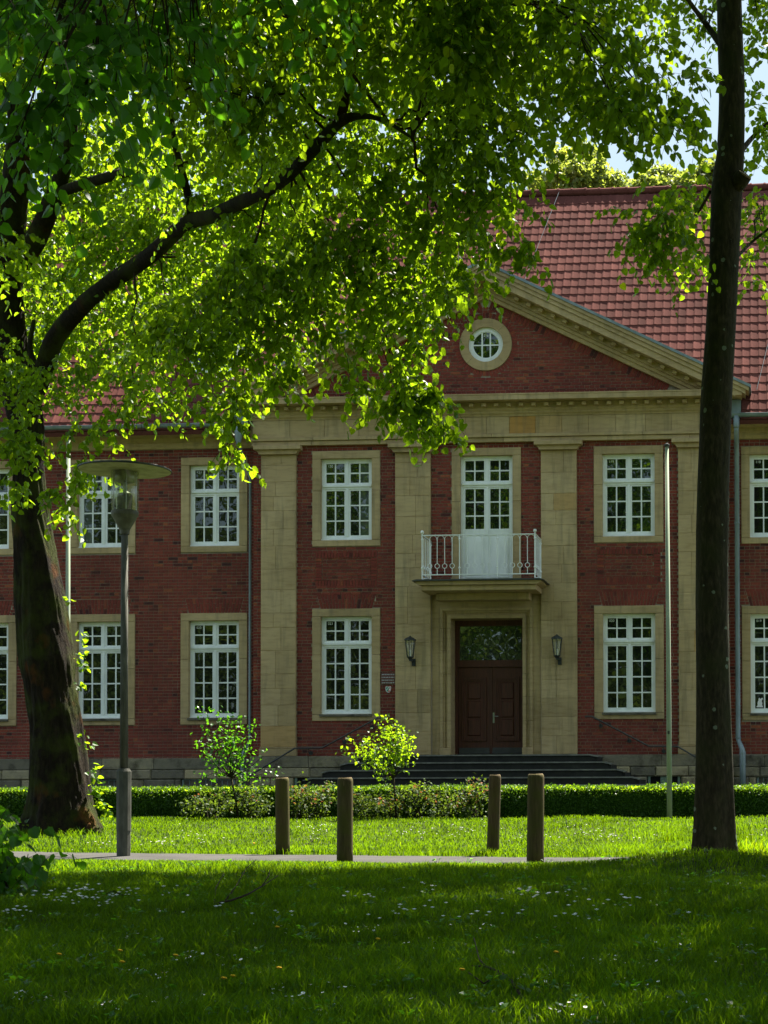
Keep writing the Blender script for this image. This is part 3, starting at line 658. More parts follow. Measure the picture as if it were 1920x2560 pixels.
def window(xc, z0, z1, fy, kind, number):
    sw, sill = (0.215, 0.165)
    i0, i1 = xc - HW + sw, xc + HW - sw; b0, b1 = z0 + (0.16 if kind == 'upper' else 0.165), z1 - 0.195
    yg = fy + 0.13                                  # plane of the casement
    fr = MB(); fb = 0.062
    yf0, yf1 = yg - 0.035, yg + 0.05
    fr.box(i0 - 0.02, i0 + fb, yf0, yf1, b0, b1); fr.box(i1 - fb, i1 + 0.02, yf0, yf1, b0, b1)
    fr.box(i0 + fb, i1 - fb, yf0, yf1, b1 - fb, b1 + 0.02); fr.box(i0 + fb, i1 - fb, yf0, yf1, b0, b0 + 0.085)
    fr.box(i0 - 0.01, i1 + 0.01, yf0 - 0.05, yf0 - 0.002, b0 + 0.002, b0 + 0.035)
    rows_t, rows_b = 2, 3 if kind == 'upper' else 4
    zt = b1 - (0.63 if kind == 'upper' else 0.635)
    fr.box(i0 + fb, i1 - fb, yf0 - 0.004, yf1, zt - 0.115, zt); fr.box(i0 + 0.03, i1 - 0.03, yf0 - 0.035, yf0 - 0.006, zt - 0.062, zt - 0.012)
    fr.box(xc - 0.034, xc + 0.034, yf0 - 0.003, yf1, b0 + 0.085, zt - 0.115); fr.box(xc - 0.034, xc + 0.034, yf0 - 0.003, yf1, zt, b1 - fb)
    fr.box(xc - 0.017, xc + 0.017, yf0 - 0.016, yf0 - 0.004, b0 + 0.10, zt - 0.12); fr.box(xc - 0.017, xc + 0.017, yf0 - 0.016, yf0 - 0.004, zt + 0.01, b1 - fb)
    panes = []; st = 0.042                          # casement stiles, then glazing bars
    for x0, x1 in ((i0 + fb, xc - 0.034), (xc + 0.034, i1 - fb)):
        for za, zb, nr in ((b0 + 0.085, zt - 0.115, rows_b), (zt, b1 - fb, rows_t)):
            ys0, ys1 = yg - 0.020, yg + 0.04
            fr.box(x0 + 0.001, x0 + st, ys0, ys1, za + 0.001, zb - 0.001); fr.box(x1 - st, x1 - 0.001, ys0, ys1, za + 0.001, zb - 0.001)
            fr.box(x0 + st, x1 - st, ys0, ys1, za + 0.001, za + st); fr.box(x0 + st, x1 - st, ys0, ys1, zb - st, zb - 0.001)
            gx0, gx1, gz0, gz1 = x0 + st, x1 - st, za + st, zb - st; bw = 0.017; xm = (gx0 + gx1) / 2
            fr.box(xm - bw, xm + bw, yg - 0.008, yg + 0.03, gz0, gz1)
            ph = (gz1 - gz0 - (nr - 1) * 2 * bw) / nr
            for r in range(nr):
                zz0 = gz0 + r * (ph + 2 * bw)
                if r < nr - 1:
                    fr.box(gx0, xm - bw, yg - 0.007, yg + 0.03, zz0 + ph, zz0 + ph + 2 * bw); fr.box(xm + bw, gx1, yg - 0.007, yg + 0.03, zz0 + ph, zz0 + ph + 2 * bw)
                for a, b in ((gx0, xm - bw), (xm + bw, gx1)): panes.append((a - 0.003, b + 0.003, zz0 - 0.003, zz0 + ph + 0.003))
    W = fr.build('window', M_WHITE, B)
    for k, (a, b, c, d) in enumerate(panes): place('pane', pane(b - a, d - c, int(RNG.integers(0, 12)) + (20 if number in ('120', '') else 0) + (20 if (number == '120' and b > i1 - 0.2) or (number == '' and kind == 'upper' and a < i0 + 0.2) else 0)), M_PANE2 if (number in ('120',) and b > i1 - 0.2) or (number == '' and kind == 'upper' and a < i0 + 0.2) else M_PANE, W, ((a + b) / 2, yg + 0.010, (c + d) / 2))
    if number:
        me = text_mesh(number, 0.088); me.materials.append(M_NUM); p = max(panes, key=lambda p: (round(p[3], 2), -p[0]))
        place('window_number', me, None, W, ((p[0] + p[1]) / 2 - 0.005, yg + 0.003, p[3] - 0.088), (R(90), 0, 0))
    # stone surround: lintel, jambs in two lengths, sill
    y0, y1 = fy - 0.03, yg + 0.06
    g = lambda: float(np.clip(RNG.normal(0.4, 0.14), 0, 0.9))
    stone(xc - HW, xc + HW, y0, y1, z1 - 0.195, z1, 'lintel', W, g())
    zm = z0 + (z1 - z0) * RNG.uniform(0.5, 0.62)
    for a, b in ((xc - HW, i0), (i1, xc + HW)):
        stone(a, b, y0 + 0.001, y1, zm, z1 - 0.196, 'jamb', W, g()); stone(a, b, y0 + 0.001, y1, b0 - 0.001, zm - 0.001, 'jamb', W, g())
    stone(xc - HW, xc + HW, y0, y1, z0, b0 - 0.003, 'sill', W, g())
    if kind == 'ground':
        q = MB(); q.box(i0 - 0.02, i1 + 0.02, fy - 0.075, fy - 0.031, b0 - 0.055, b0 + 0.004, 0.15); q.build('sill_ledge', M_PLINTH, W)
    q = MB(); q.box(i0 - 0.03, i1 + 0.03, yg + 0.055, yg + 0.075, b0 - 0.02, b1 + 0.03); q.build('window_backing', M_DARK, W)
    return W
WOBJ = [window(*w) for w in WIN]
# round window in the pediment
OC = (0.0, 11.815); q = MB(); q.ring(OC, 0.44, 0.335, YF + 0.04, YF + 0.14, 0, 2 * math.pi, 48); OW = q.build('round_window', M_WHITE, B)
q = MB(); q.ring(OC, 0.345, 0.318, YF + 0.055, YF + 0.13, 0, 2 * math.pi, 48); q.build('casement', M_WHITE, OW)
for k in range(4): q = MB(); q.ring(OC, 0.655, 0.435, YF - 0.03, YF + 0.12, math.pi / 4 + k * math.pi / 2 + 0.004, math.pi / 4 + (k + 1) * math.pi / 2 - 0.004, 16, float(RNG.uniform(0.25, 0.6))); q.build('stone', M_SAND, OW)
q = MB(); q.box(-0.12, -0.085, YF + 0.062, YF + 0.10, 11.815 - 0.31, 11.815 + 0.31); q.box(0.085, 0.12, YF + 0.062, YF + 0.10, 11.815 - 0.31, 11.815 + 0.31)
for a, b in ((-0.32, -0.12), (-0.085, 0.085), (0.12, 0.32)): q.box(a, b, YF + 0.064, YF + 0.10, 11.80, 11.83)
q.build('glazing_bar', M_WHITE, OW)
for lo, hi in ((-math.pi, 0), (0, math.pi)):
    for xa, xb in ((-0.33, -0.115), (-0.09, 0.09), (0.115, 0.33)):
        pts = []; n = 10; sg = 1 if hi > 0 else -1
        xs = [xa + (xb - xa) * i / n for i in range(n + 1)]
        pts = [(x, 11.815) for x in xs] + [(x, 11.815 + sg * math.sqrt(max(0.335 ** 2 - x * x, 0.0))) for x in xs[::-1]]
        q = MB(); q.prism(pts[::sg], YF + 0.08, YF + 0.09); q.build('pane', M_PANE, OW)
me = text_mesh('216', 0.085); me.materials.append(M_NUM); place('window_number', me, None, OW, (-0.005, YF + 0.072, 12.03), (R(90), 0, 0))

# ------------------------------------------------------------------ balcony door and balcony
xc = 0.01; i0, i1 = xc - 0.655, xc + 0.655; b0, b1, zt = 5.84, 9.04, 8.39; yg = YF + 0.13; fr = MB()
fr.box(i0 - 0.02, i0 + 0.062, yg - 0.035, yg + 0.05, b0, b1); fr.box(i1 - 0.062, i1 + 0.02, yg - 0.035, yg + 0.05, b0, b1); fr.box(i0 + 0.062, i1 - 0.062, yg - 0.035, yg + 0.05, b1 - 0.062, b1 + 0.02)
fr.box(i0 + 0.062, i1 - 0.062, yg - 0.039, yg + 0.05, zt - 0.115, zt); fr.box(i0 + 0.03, i1 - 0.03, yg - 0.07, yg - 0.041, zt - 0.062, zt - 0.012)
fr.box(xc - 0.034, xc + 0.034, yg - 0.038, yg + 0.05, b0, zt - 0.115); fr.box(xc - 0.034, xc + 0.034, yg - 0.038, yg + 0.05, zt, b1 - 0.062)
panes = []
for x0, x1 in ((i0 + 0.062, xc - 0.034), (xc + 0.034, i1 - 0.062)):
    fr.box(x0 + 0.001, x1 - 0.001, yg - 0.02, yg + 0.04, b0, 7.19)
    fr.box(x0 + 0.06, x1 - 0.06, yg - 0.034, yg - 0.021, 6.02, 7.0); fr.box(x0 + 0.10, x1 - 0.10, yg - 0.044, yg - 0.035, 6.08, 6.94)
    for za, zb, nr in ((7.191, zt - 0.116, 3), (zt, b1 - 0.062, 2)):
        fr.box(x0 + 0.001, x0 + 0.042, yg - 0.02, yg + 0.04, za, zb); fr.box(x1 - 0.042, x1 - 0.001, yg - 0.02, yg + 0.04, za, zb)
        fr.box(x0 + 0.042, x1 - 0.042, yg - 0.02, yg + 0.04, za, za + 0.042); fr.box(x0 + 0.042, x1 - 0.042, yg - 0.02, yg + 0.04, zb - 0.042, zb)
        gx0, gx1, gz0, gz1 = x0 + 0.042, x1 - 0.042, za + 0.042, zb - 0.042; xm = (gx0 + gx1) / 2; bw = 0.017
        fr.box(xm - bw, xm + bw, yg - 0.008, yg + 0.03, gz0, gz1); ph = (gz1 - gz0 - (nr - 1) * 2 * bw) / nr
        for r in range(nr):
            z_ = gz0 + r * (ph + 2 * bw)
            if r < nr - 1: fr.box(gx0, xm - bw, yg - 0.007, yg + 0.03, z_ + ph, z_ + ph + 2 * bw); fr.box(xm + bw, gx1, yg - 0.007, yg + 0.03, z_ + ph, z_ + ph + 2 * bw)
            for a, b in ((gx0, xm - bw), (xm + bw, gx1)): panes.append((a - 0.003, b + 0.003, z_ - 0.003, z_ + ph + 0.003))
BDoor = fr.build('balcony_door', M_WHITE, B)
for a, b, c, d in panes: place('pane', pane(b - a, d - c, int(RNG.integers(0, 12))), M_PANE, BDoor, ((a + b) / 2, yg + 0.010, (c + d) / 2))
stone(xc - 0.87, xc + 0.87, YF - 0.03, yg + 0.06, 9.04, 9.235, 'lintel', BDoor, 0.4)
for a, b in ((xc - 0.87, i0), (i1, xc + 0.87)): stone(a, b, YF - 0.029, yg + 0.06, 7.9, 9.039, 'jamb', BDoor, 0.5); stone(a, b, YF - 0.029, yg + 0.06, 5.84, 7.899, 'jamb', BDoor, 0.32)
BAL = MB(); BAL.box(-1.40, 1.40, 37.95, YF - 0.08, 5.572, 5.70, 0.35, 0.01)
BALC = BAL.build('balcony', M_SAND, B)
q = MB(); q.prism([(-1.42, 5.703), (1.42, 5.703), (1.53, 5.755), (1.53, 5.792), (-1.53, 5.792), (-1.53, 5.755)], 37.88, YF - 0.081, 0.3); q.build('slab_moulding', M_SAND, BALC)
q = MB(); q.prism([(-1.60, 5.79), (-1.52, 5.796), (1.52, 5.796), (1.60, 5.79), (1.60, 5.806), (1.50, 5.835), (-1.50, 5.835), (-1.60, 5.806)], 37.81, YF - 0.082, 0.3); q.build('slab_cover', M_SHEET, BALC)
q = MB(); q.box(-1.15, 1.15, 38.5, YF - 0.083, 5.40, 5.57, 0.25, 0.01); q.build('slab_corbel', M_SAND, BALC)
RT, RB, yr0, yr1, hw = 6.915, 5.955, 37.95, 38.92, 1.375
RAIL = MB(); RAIL.box(-hw, hw, yr0 - 0.02, yr0 + 0.02, RT - 0.015, RT + 0.008); RAIL.box(-hw, hw, yr0 - 0.012, yr0 + 0.012, RB - 0.012, RB + 0.012)
for s in (-1, 1): RAIL.box(s * hw - 0.02, s * hw + 0.02, yr0 + 0.021, yr1, RT - 0.015, RT + 0.008); RAIL.box(s * hw - 0.012, s * hw + 0.012, yr0 + 0.021, yr1, RB - 0.012, RB + 0.012)
RAILO = RAIL.build('railing', M_WHITE, B)
def post(x, y, ball, mid=False):
    q = MB(); r = 0.017; q.tube([(x, y, 5.84), (x, y, RT + 0.01)], r, 8)
    q.lathe([(0.028, -0.02), (0.032, 0.0), (0.028, 0.02)], (x, y, 6.12), 10); q.lathe([(0.024, -0.02), (0.03, 0.0), (0.024, 0.02)], (x, y, RT - 0.1), 10)
    if ball: q.lathe([(0.012, 0), (0.018, 0.012), (0.014, 0.025), (0.036, 0.045), (0.044, 0.07), (0.036, 0.098), (0.012, 0.112)], (x, y, RT + 0.008), 12)
    if ball or y > 38: q.tube([(x, y, 5.845), (x + 0.08, y + 0.02, 5.87), (x + 0.14, y + 0.03, 5.845)], 0.014, 6)
    q.build('railing_post', M_WHITE, RAILO)
for s in (-1, 1): post(s * hw, yr0, True); post(s * hw, yr1, False)
for x in (-0.46, 0.46): post(x, yr0, False, True)
def bar(p, d):
    """Baluster at P with a ring near its foot; D is the direction along the rail; an arch joins it to the next."""
    q = MB(); p = Vector(p); zr = 6.165; r = 0.056
    q.tube([p + Vector((0, 0, RB - 0)), p + Vector((0, 0, zr - r))], 0.0085, 6); q.tube([p + Vector((0, 0, zr + r)), p + Vector((0, 0, RT - 0.10))], 0.0095, 6)
    q.tube([p + d * (r * math.cos(a)) + Vector((0, 0, zr + r * math.sin(a))) for a in np.linspace(0, 2 * math.pi, 15)], 0.0085, 5)
    h = 0.0875; q.tube([p + d * (h - h * math.cos(a)) + Vector((0, 0, RT - 0.10 + 0.085 * math.sin(a))) for a in np.linspace(0, math.pi, 10)], 0.0075, 5)
    q.build('baluster', M_WHITE, RAILO)
for i in range(1, 15):
    x = -hw + i * 0.1833
    if min(abs(x - 0.46), abs(x + 0.46)) > 0.05: bar((x, yr0, 0), Vector((1, 0, 0)))
for s in (-1, 1):
    for i in range(1, 5): bar((s * hw, yr0 + i * 0.19, 0), Vector((0, 1, 0)))

# ------------------------------------------------------------------ doorway
PORT = MB(); PORT.box(-1.38, -1.16, YF + 0.04, YF + 0.3, 1.62, 5.62, 0.35); PORT.box(1.16, 1.38, YF + 0.04, YF + 0.3, 1.62, 5.62, 0.35); PORT.box(-1.16, 1.16, YF + 0.04, YF + 0.3, 5.26, 5.62, 0.3)
PO = PORT.build('doorway', M_SAND, B)
steps_ = [(1.16, 1.09, 5.26, 5.19, 0.00), (1.09, 1.045, 5.19, 5.145, 0.05), (1.045, 0.985, 5.145, 5.085, 0.085), (0.985, 0.90, 5.085, 5.0, 0.03)]
for a, b, za, zb, d in steps_:
    for s in (-1, 1):
        cuts = [1.62, 1.80, 2.45, 3.05, 3.62, 4.2, 4.75, za]
        for c0, c1 in zip(cuts[:-1], cuts[1:]):
            x0, x1 = sorted((s * a, s * b)); stone(x0 - 0.0025, x1 + 0.0025, YF + d, YF + 0.78, c0, c1, 'moulding', PO, float(RNG.uniform(0.15, 0.5)), ch=0.004)
    q = MB(); q.box(-b, b, YF + d, YF + 0.78, zb, za, 0.3); q.build('moulding', M_SAND, PO)
for s in (-1, 1): x0, x1 = sorted((s * 0.89, s * 1.17)); stone(x0, x1, YF - 0.02, YF + 0.3, 1.60, 1.79, 'moulding', PO, 0.3)
yd = YF + 0.66; q = MB()
q.box(-0.9, -0.83, yd - 0.06, yd + 0.1, 1.62, 5.0); q.box(0.83, 0.9, yd - 0.06, yd + 0.1, 1.62, 5.0); q.box(-0.83, 0.83, yd - 0.06, yd + 0.1, 4.86, 5.0); q.box(-0.83, 0.83, yd - 0.07, yd + 0.1, 3.83, 4.0)
q.box(-0.83, -0.79, yd - 0.03, yd + 0.05, 4.0, 4.86); q.box(0.79, 0.83, yd - 0.03, yd + 0.05, 4.0, 4.86)
DOOR = q.build('entrance_door', M_DOOR, B)
q = MB(); q.box(-0.79, 0.79, yd + 0.0, yd + 0.01, 4.0, 4.86); q.build('transom_pane', glass_mat('transom_glass', (0.030, 0.038, 0.030), 0.07), DOOR)
for s in (-1, 1):
    x0, x1 = sorted((s * 0.012, s * 0.825)); q = MB(); q.box(x0, x1, yd - 0.01, yd + 0.06, 1.64, 3.825)
    a, b = x0 + 0.15, x1 - 0.15
    LEAF = q.build('door_leaf', M_DOOR, DOOR)
    q = MB()
    for w, d in ((0.0, 0.035), (0.045, 0.02)):
        q.box(a - 0.05 + w, a - 0.01 + w, yd - 0.011 - d, yd - 0.011, 1.97 + w, 3.57 - w); q.box(b + 0.01 - w, b + 0.05 - w, yd - 0.011 - d, yd - 0.011, 1.97 + w, 3.57 - w)
        q.box(a - 0.01 + w, b + 0.01 - w, yd - 0.011 - d, yd - 0.011, 1.97 + w, 2.01 + w); q.box(a - 0.01 + w, b + 0.01 - w, yd - 0.011 - d, yd - 0.011, 3.53 - w, 3.57 - w)
    q.build('panel_moulding', M_DOOR, DOOR)
    for c0, c1 in ((2.10, 2.52), (2.56, 2.98), (3.02, 3.44)):
        q = MB(); q.box(a + 0.09, b - 0.09, yd - 0.038, yd - 0.011, c0, c1, 0.5, 0.022); q.build('door_panel', M_DOOR, DOOR)
    q = MB(); q.box(x0 + 0.02, x1 - 0.02, yd - 0.022, yd - 0.011, 1.645, 1.80); q.build('kick_plate', M_SHEET, DOOR)
q = MB(); q.box(0.05, 0.095, yd - 0.022, yd - 0.011, 2.42, 2.68); q.tube([(0.072, yd - 0.02, 2.59), (0.072, yd - 0.075, 2.59), (0.20, yd - 0.075, 2.585)], 0.011, 8); q.build('door_handle', M_STEEL, DOOR)
q = MB(); q.box(-0.012, 0.04, yd - 0.03, yd - 0.0105, 1.66, 3.80); q.build('door_strip', M_DOOR, DOOR)

# ------------------------------------------------------------------ steps
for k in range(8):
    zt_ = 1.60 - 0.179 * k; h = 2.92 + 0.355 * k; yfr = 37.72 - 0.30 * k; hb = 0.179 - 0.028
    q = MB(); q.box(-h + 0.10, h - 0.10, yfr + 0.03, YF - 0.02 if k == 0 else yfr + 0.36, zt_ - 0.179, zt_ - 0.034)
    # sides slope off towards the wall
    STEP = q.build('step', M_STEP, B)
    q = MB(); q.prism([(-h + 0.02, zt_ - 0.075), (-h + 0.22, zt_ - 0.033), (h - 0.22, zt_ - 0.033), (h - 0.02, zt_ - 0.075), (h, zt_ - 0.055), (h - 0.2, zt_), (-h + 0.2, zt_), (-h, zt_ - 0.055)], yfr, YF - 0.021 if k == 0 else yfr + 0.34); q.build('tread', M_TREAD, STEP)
    for s in (-1, 1):
        x0, x1 = sorted((s * (h - 0.10), s * (h - 0.02))); q = MB(); q.box(x0, x1, yfr + 0.05, 38.8, zt_ - 0.179, zt_ - 0.08); q.build('step_side', M_STEP, STEP)
# ------------------------------------------------------------------ plinth: coursed stone, basement windows
HOLES = [(-7.80, -6.40, 0.2, 1.06), (-10.55, -9.2, 0.2, 1.06), (6.65, 7.8, 0.2, 1.08), (3.98, 4.83, 0.78, 1.12), (-4.83, -3.98, 0.78, 1.12)]
def plinth_run(x0, x1, yf, top):
    zs = [top, top - 0.285, top - 0.54, top - 0.80, top - 1.10, top - 1.4]
    for r in range(5):
        z1_, z0_ = zs[r], zs[r + 1]; x = x0
        while x < x1 - 0.01:
            w = float(RNG.uniform(0.9, 1.7) if r == 0 else RNG.uniform(0.42, 0.95)); e = x1 if x + w > x1 - 0.25 else x + w; a = x; b = e
            for h0, h1, hz0, hz1 in HOLES:
                if hz0 < (z0_ + z1_) / 2 < hz1 and a < h1 and b > h0:
                    if a >= h0 and b <= h1: a = b
                    elif a < h0: b = min(b, h0)
                    else: a = max(a, h1)
            if b - a > 0.06:
                rough = 0.0 if r == 0 else RNG.uniform(0.0, 0.035); tn = float(RNG.uniform(0.18, 0.55)) if r == 0 else float(RNG.uniform(0.15, 0.95))
                q = MB(); g = 0.004; c = 0.008 if r == 0 else 0.03
                q.box(a + g, b - g, yf - 0.02 - rough - (0.02 if r == 0 else 0), yf + 0.05, z0_ + g, z1_ - g, tn, c); q.build('plinth_stone', M_PLINTH, B)
            x = e
plinth_run(-5.93, -2.75, YF - 0.08, 1.60); plinth_run(2.75, 5.93, YF - 0.08, 1.60); plinth_run(XL + 3.2, -5.94, YW - 0.10, 1.57); plinth_run(5.94, XR - 2.5, YW - 0.10, 1.58)
q = MB(); q.box(-5.9, 5.9, YF - 0.04, YF + 0.4, 0.1, 1.595, 0.1); q.box(XL, -5.901, YW - 0.06, YW + 0.4, 0.1, 1.56, 0.1); q.box(5.901, XR, YW - 0.06, YW + 0.4, 0.1, 1.57, 0.1); q.build('plinth_core', M_PLINTH, B)
for h0, h1, hz0, hz1 in HOLES:
    yv = (YW if abs(h0) > 6 else YF) - 0.075; q = MB(); small = hz0 > 0.5
    if small:
        q.box(h0 + 0.03, h1 - 0.03, yv, yv + 0.03, hz0 + 0.02, hz0 + 0.09); q.box(h0 + 0.03, h1 - 0.03, yv, yv + 0.03, hz1 - 0.06, hz1 - 0.01); q.box(h0 + 0.03, h0 + 0.09, yv, yv + 0.03, hz0 + 0.09, hz1 - 0.06); q.box(h1 - 0.09, h1 - 0.03, yv, yv + 0.03, hz0 + 0.09, hz1 - 0.06); q.box((h0 + h1) / 2 - 0.09, (h0 + h1) / 2 + 0.09, yv, yv + 0.03, hz0 + 0.09, hz1 - 0.06)
        V_ = q.build('cellar_vent', M_GREENP, B)
        q = MB(); q.box(h0 + 0.06, h1 - 0.06, yv + 0.03, yv + 0.036, hz0 + 0.05, hz1 - 0.03); q.build('vent_opening', M_DARK, V_)
    else:
        q.box(h0 + 0.02, h1 - 0.02, yv, yv + 0.04, hz1 - 0.05, hz1 - 0.005); q.box(h0 + 0.02, h0 + 0.07, yv, yv + 0.04, hz0 + 0.05, hz1 - 0.05); q.box(h1 - 0.07, h1 - 0.02, yv, yv + 0.04, hz0 + 0.05, hz1 - 0.05); q.box(h0 + 0.02, h1 - 0.02, yv, yv + 0.04, hz0 + 0.6, hz0 + 0.64)
        V_ = q.build('cellar_window', M_ZINC, B)
        n = 9
        for i in range(1, n):
            x = h0 + 0.07 + (h1 - h0 - 0.14) * i / n; q = MB(); q.tube([(x, yv + 0.02, hz0 + 0.05), (x, yv + 0.02, hz1 - 0.05)], 0.012, 6); q.build('bar', M_ZINC, V_)
        q = MB(); q.box(h0 + 0.03, h1 - 0.03, yv + 0.045, yv + 0.05, hz0 + 0.03, hz1 - 0.03); q.build('pane', M_PANE, V_)
# ------------------------------------------------------------------ wing eaves, gutters, downpipes
for s, x0, x1 in ((-1, XL, -5.99), (1, 5.99, XR)):
    q = MB(); q.sweep_x([(YW - 0.05, 9.40), (YW + 0.1, 9.40), (YW + 0.1, 9.80), (YW - 0.44, 9.80), (YW - 0.44, 9.70), (YW - 0.40, 9.695), (YW - 0.14, 9.655), (YW - 0.13, 9.56), (YW - 0.09, 9.545), (YW - 0.09, 9.47)], x0, x1, 0.35); q.build('eaves_cornice', M_SAND, B)
    q = MB(); prof = [(38.73 + 0.085 * math.cos(a), 9.895 + 0.085 * math.sin(a)) for a in np.linspace(math.pi, 2 * math.pi, 10)] + [(38.73 + 0.075 * math.cos(a), 9.895 + 0.075 * math.sin(a)) for a in np.linspace(2 * math.pi, math.pi, 10)]
    q.sweep_x(prof, x0, x1); q.tube([(x0, 38.645, 9.90), (x1, 38.645, 9.90)], 0.012, 6); q.build('gutter', M_ZINC, B)
q = MB(); X = 6.22; q.lathe([(0.062, 9.55), (0.075, 9.6), (0.085, 9.85)], (X, 38.73, 0), 14)
q.tube([(X, 38.73, 9.6), (X, 38.76, 9.5), (X, 39.02, 9.25), (X, 39.14, 9.1), (X, 39.14, 1.98), (X + 0.02, 39.12, 1.90), (X + 0.09, 38.98, 1.75), (X + 0.11, 38.96, 1.65), (X + 0.11, 38.96, 0.21)], [0.06] * 5 + [0.06, 0.062, 0.075, 0.075], 14)
DP = q.build('downpipe', M_ZINC, B, True)
for z in (2.0, 4.4, 7.3, 1.62, 1.35):
    q = MB(); q.lathe([(0.068 if z > 1.9 else 0.083, -0.02), (0.068 if z > 1.9 else 0.083, 0.02)], (X if z > 1.9 else X + 0.11, 39.14 if z > 1.9 else 38.96, z), 14); q.build('pipe_collar', M_ZINC, DP)
q = MB(); X = -6.02; q.lathe([(0.05, 9.3), (0.06, 9.4), (0.10, 9.62), (0.105, 9.85)], (X - 0.16, 38.73, 0), 14)
q.tube([(X - 0.16, 38.73, 9.5), (X - 0.15, 38.76, 9.32), (X - 0.06, 39.05, 8.85), (X, 39.16, 8.6), (X, 39.16, 2.0), (X - 0.02, 39.13, 1.92), (X - 0.12, 39.02, 1.66), (X - 0.13, 39.0, 1.5), (X - 0.13, 39.0, 0.21)], [0.05, 0.045, 0.04, 0.034, 0.034, 0.04, 0.055, 0.055, 0.055], 12)
q.build('downpipe', M_ZINC, B, True)
for s, x in ((-1, -5.95), (1, 5.95)):              # flashing where the wing roof meets the pediment's flank
    q = MB(); x0, x1 = sorted((s * 5.985, s * 6.33)); q.box(x0, x1, 38.85, 39.5, 9.93, 10.28, 0.5); q.build('valley_flashing', M_ZINC, B)
# ------------------------------------------------------------------ handrails beside the steps
for s, nm in ((-1, ''), (1, '')):
    P_ = [(s * 2.48, 2.53), (s * 2.66, 2.53), (s * 4.05, 1.80), (s * 4.75, 1.79), (s * 6.0, 1.05), (s * 6.1, 1.02)]
    q = MB(); q.tube([(x, 38.74, z) for x, z in P_], 0.021, 8); H = q.build('handrail', M_SHEET, B, True)
    for x, z in ((2.85, 2.43), (3.55, 2.06), (4.4, 1.795), (5.5, 1.345)):
        q = MB(); q.tube([(s * x, 38.74, z - 0.015), (s * x, 38.75, z - 0.10), (s * x, 38.93, z - 0.12)], 0.010, 6); q.lathe([(0.055, -0.008), (0.055, 0.008)], (0, 0, 0), 10)
        n0 = len(q.v) - 20
        for k in range(n0, len(q.v)): vx, vy, vz = q.v[k]; q.v[k] = (s * x + vx, 38.95 - vz, z - 0.12 + vy)
        q.build('rail_bracket', M_IRON, H)

# ------------------------------------------------------------------ main roof
q = MB(); n_ = lambda y, dz: (y, EAVE_Z + (y - EAVE_Y) * math.tan(SLOPE) + dz)
for xa, xb, ye in ((XL, -5.99, EAVE_Y), (-5.989, 5.989, 39.75), (5.99, XR, EAVE_Y)):
    q.sweep_x([n_(ye - 0.02, -0.02), n_(ye + 0.02, -0.16), n_(RIDGE_Y, -0.4), n_(RIDGE_Y, -0.06)], xa, xb); q.sweep_x([n_(RIDGE_Y + 0.001, -0.06), n_(RIDGE_Y + 0.001, -0.4), (53.4, EAVE_Z - 0.4), (53.4, EAVE_Z - 0.1)], xa, xb)
ROOF = q.build('roof', M_TILE, B)
TW, TC, TL = 0.207, 0.327, 0.38                    # cover width, cover length, tile length
up = np.array([0, math.cos(SLOPE), math.sin(SLOPE)]); nr = np.array([0, -math.sin(SLOPE), math.cos(SLOPE)])
us = np.array([0.0, 0.018, 0.045, 0.075, 0.12, 0.165, 0.197, 0.212]); hs = np.array([0.012, 0.021, 0.023, 0.014, 0.010, 0.010, 0.013, 0.012])
def tile_verts():
    v = []
    for (vv, add) in ((0.0, -0.016), (0.0, 0.019), (TL, 0.0)):
        for u, h in zip(us, hs): v.append((u, vv, (h + add) if add > -0.01 else 0.0 + h * 0.4))
    return np.array(v)
TV = tile_verts(); nu = len(us); TF = [(i, i + 1, nu + i + 1, nu + i) for i in range(nu - 1)] + [(nu + i, nu + i + 1, 2 * nu + i + 1, 2 * nu + i) for i in range(nu - 1)] + [(nu - 1, 3 * nu - 1, 2 * nu - 1), (0, nu, 2 * nu)]
def tile_world(o, V): return np.stack([o[0] + V[:, 0], o[1] + V[:, 1] * up[1] + V[:, 2] * nr[1], o[2] + V[:, 1] * up[2] + V[:, 2] * nr[2]], -1)
TILES = []
rows = int((RIDGE_Y - EAVE_Y) / math.cos(SLOPE) / TC) + 1
for r in range(rows):
    for c in range(int((9.6 + 15.2) / TW)):
        x = -15.2 + c * TW; d = -0.03 + r * TC; p = np.array([x, EAVE_Y, EAVE_Z]) + up * d + nr * 0.0
        zt_ = p[2] + TL * up[2]
        if zt_ < rake(x) - 0.05 and abs(x) < 6.3: continue
        if p[2] + 0.3 * up[2] > RIDGE_Z: continue
        TILES.append((x, p[1], p[2], r, c))
def tscore(t): 
    x, y, z = t[0], t[1], t[2]; good = (1.0 < x < 8.3) and z > rake(x) + 0.1
    return (0 if good else 1, y)
order = sorted(range(len(TILES)), key=lambda i: tscore(TILES[i])); own = set(order[:300])
bulk = [TILES[i] for i in range(len(TILES)) if i not in own]
Vs = np.zeros((len(bulk), len(TV), 3)); O = np.array([[t[0], t[1], t[2]] for t in bulk]) + np.outer(RNG.uniform(0, 0.006, len(bulk)), nr) + np.outer(RNG.uniform(-0.006, 0.006, len(bulk)), up)
Vs[:, :, 0] = O[:, None, 0] + TV[None, :, 0]
for a in (1, 2): Vs[:, :, a] = O[:, None, a] + TV[None, :, 1] * up[a] + TV[None, :, 2] * nr[a]
sz = np.tile([len(f) for f in TF], len(bulk)); base = (np.arange(len(bulk)) * len(TV))
L = np.concatenate([np.array([i for f in TF for i in f])[None, :] + base[:, None]], 0).ravel()
tn = np.repeat(np.clip(RNG.normal(0.5, 0.22, len(bulk)), 0, 1), len(TF))
o = place('roof_tiling', np_mesh('roof_tiling', Vs.reshape(-1, 3), L, sz, tn), M_TILE, ROOF); o['kind'] = 'stuff'
TVAR = []
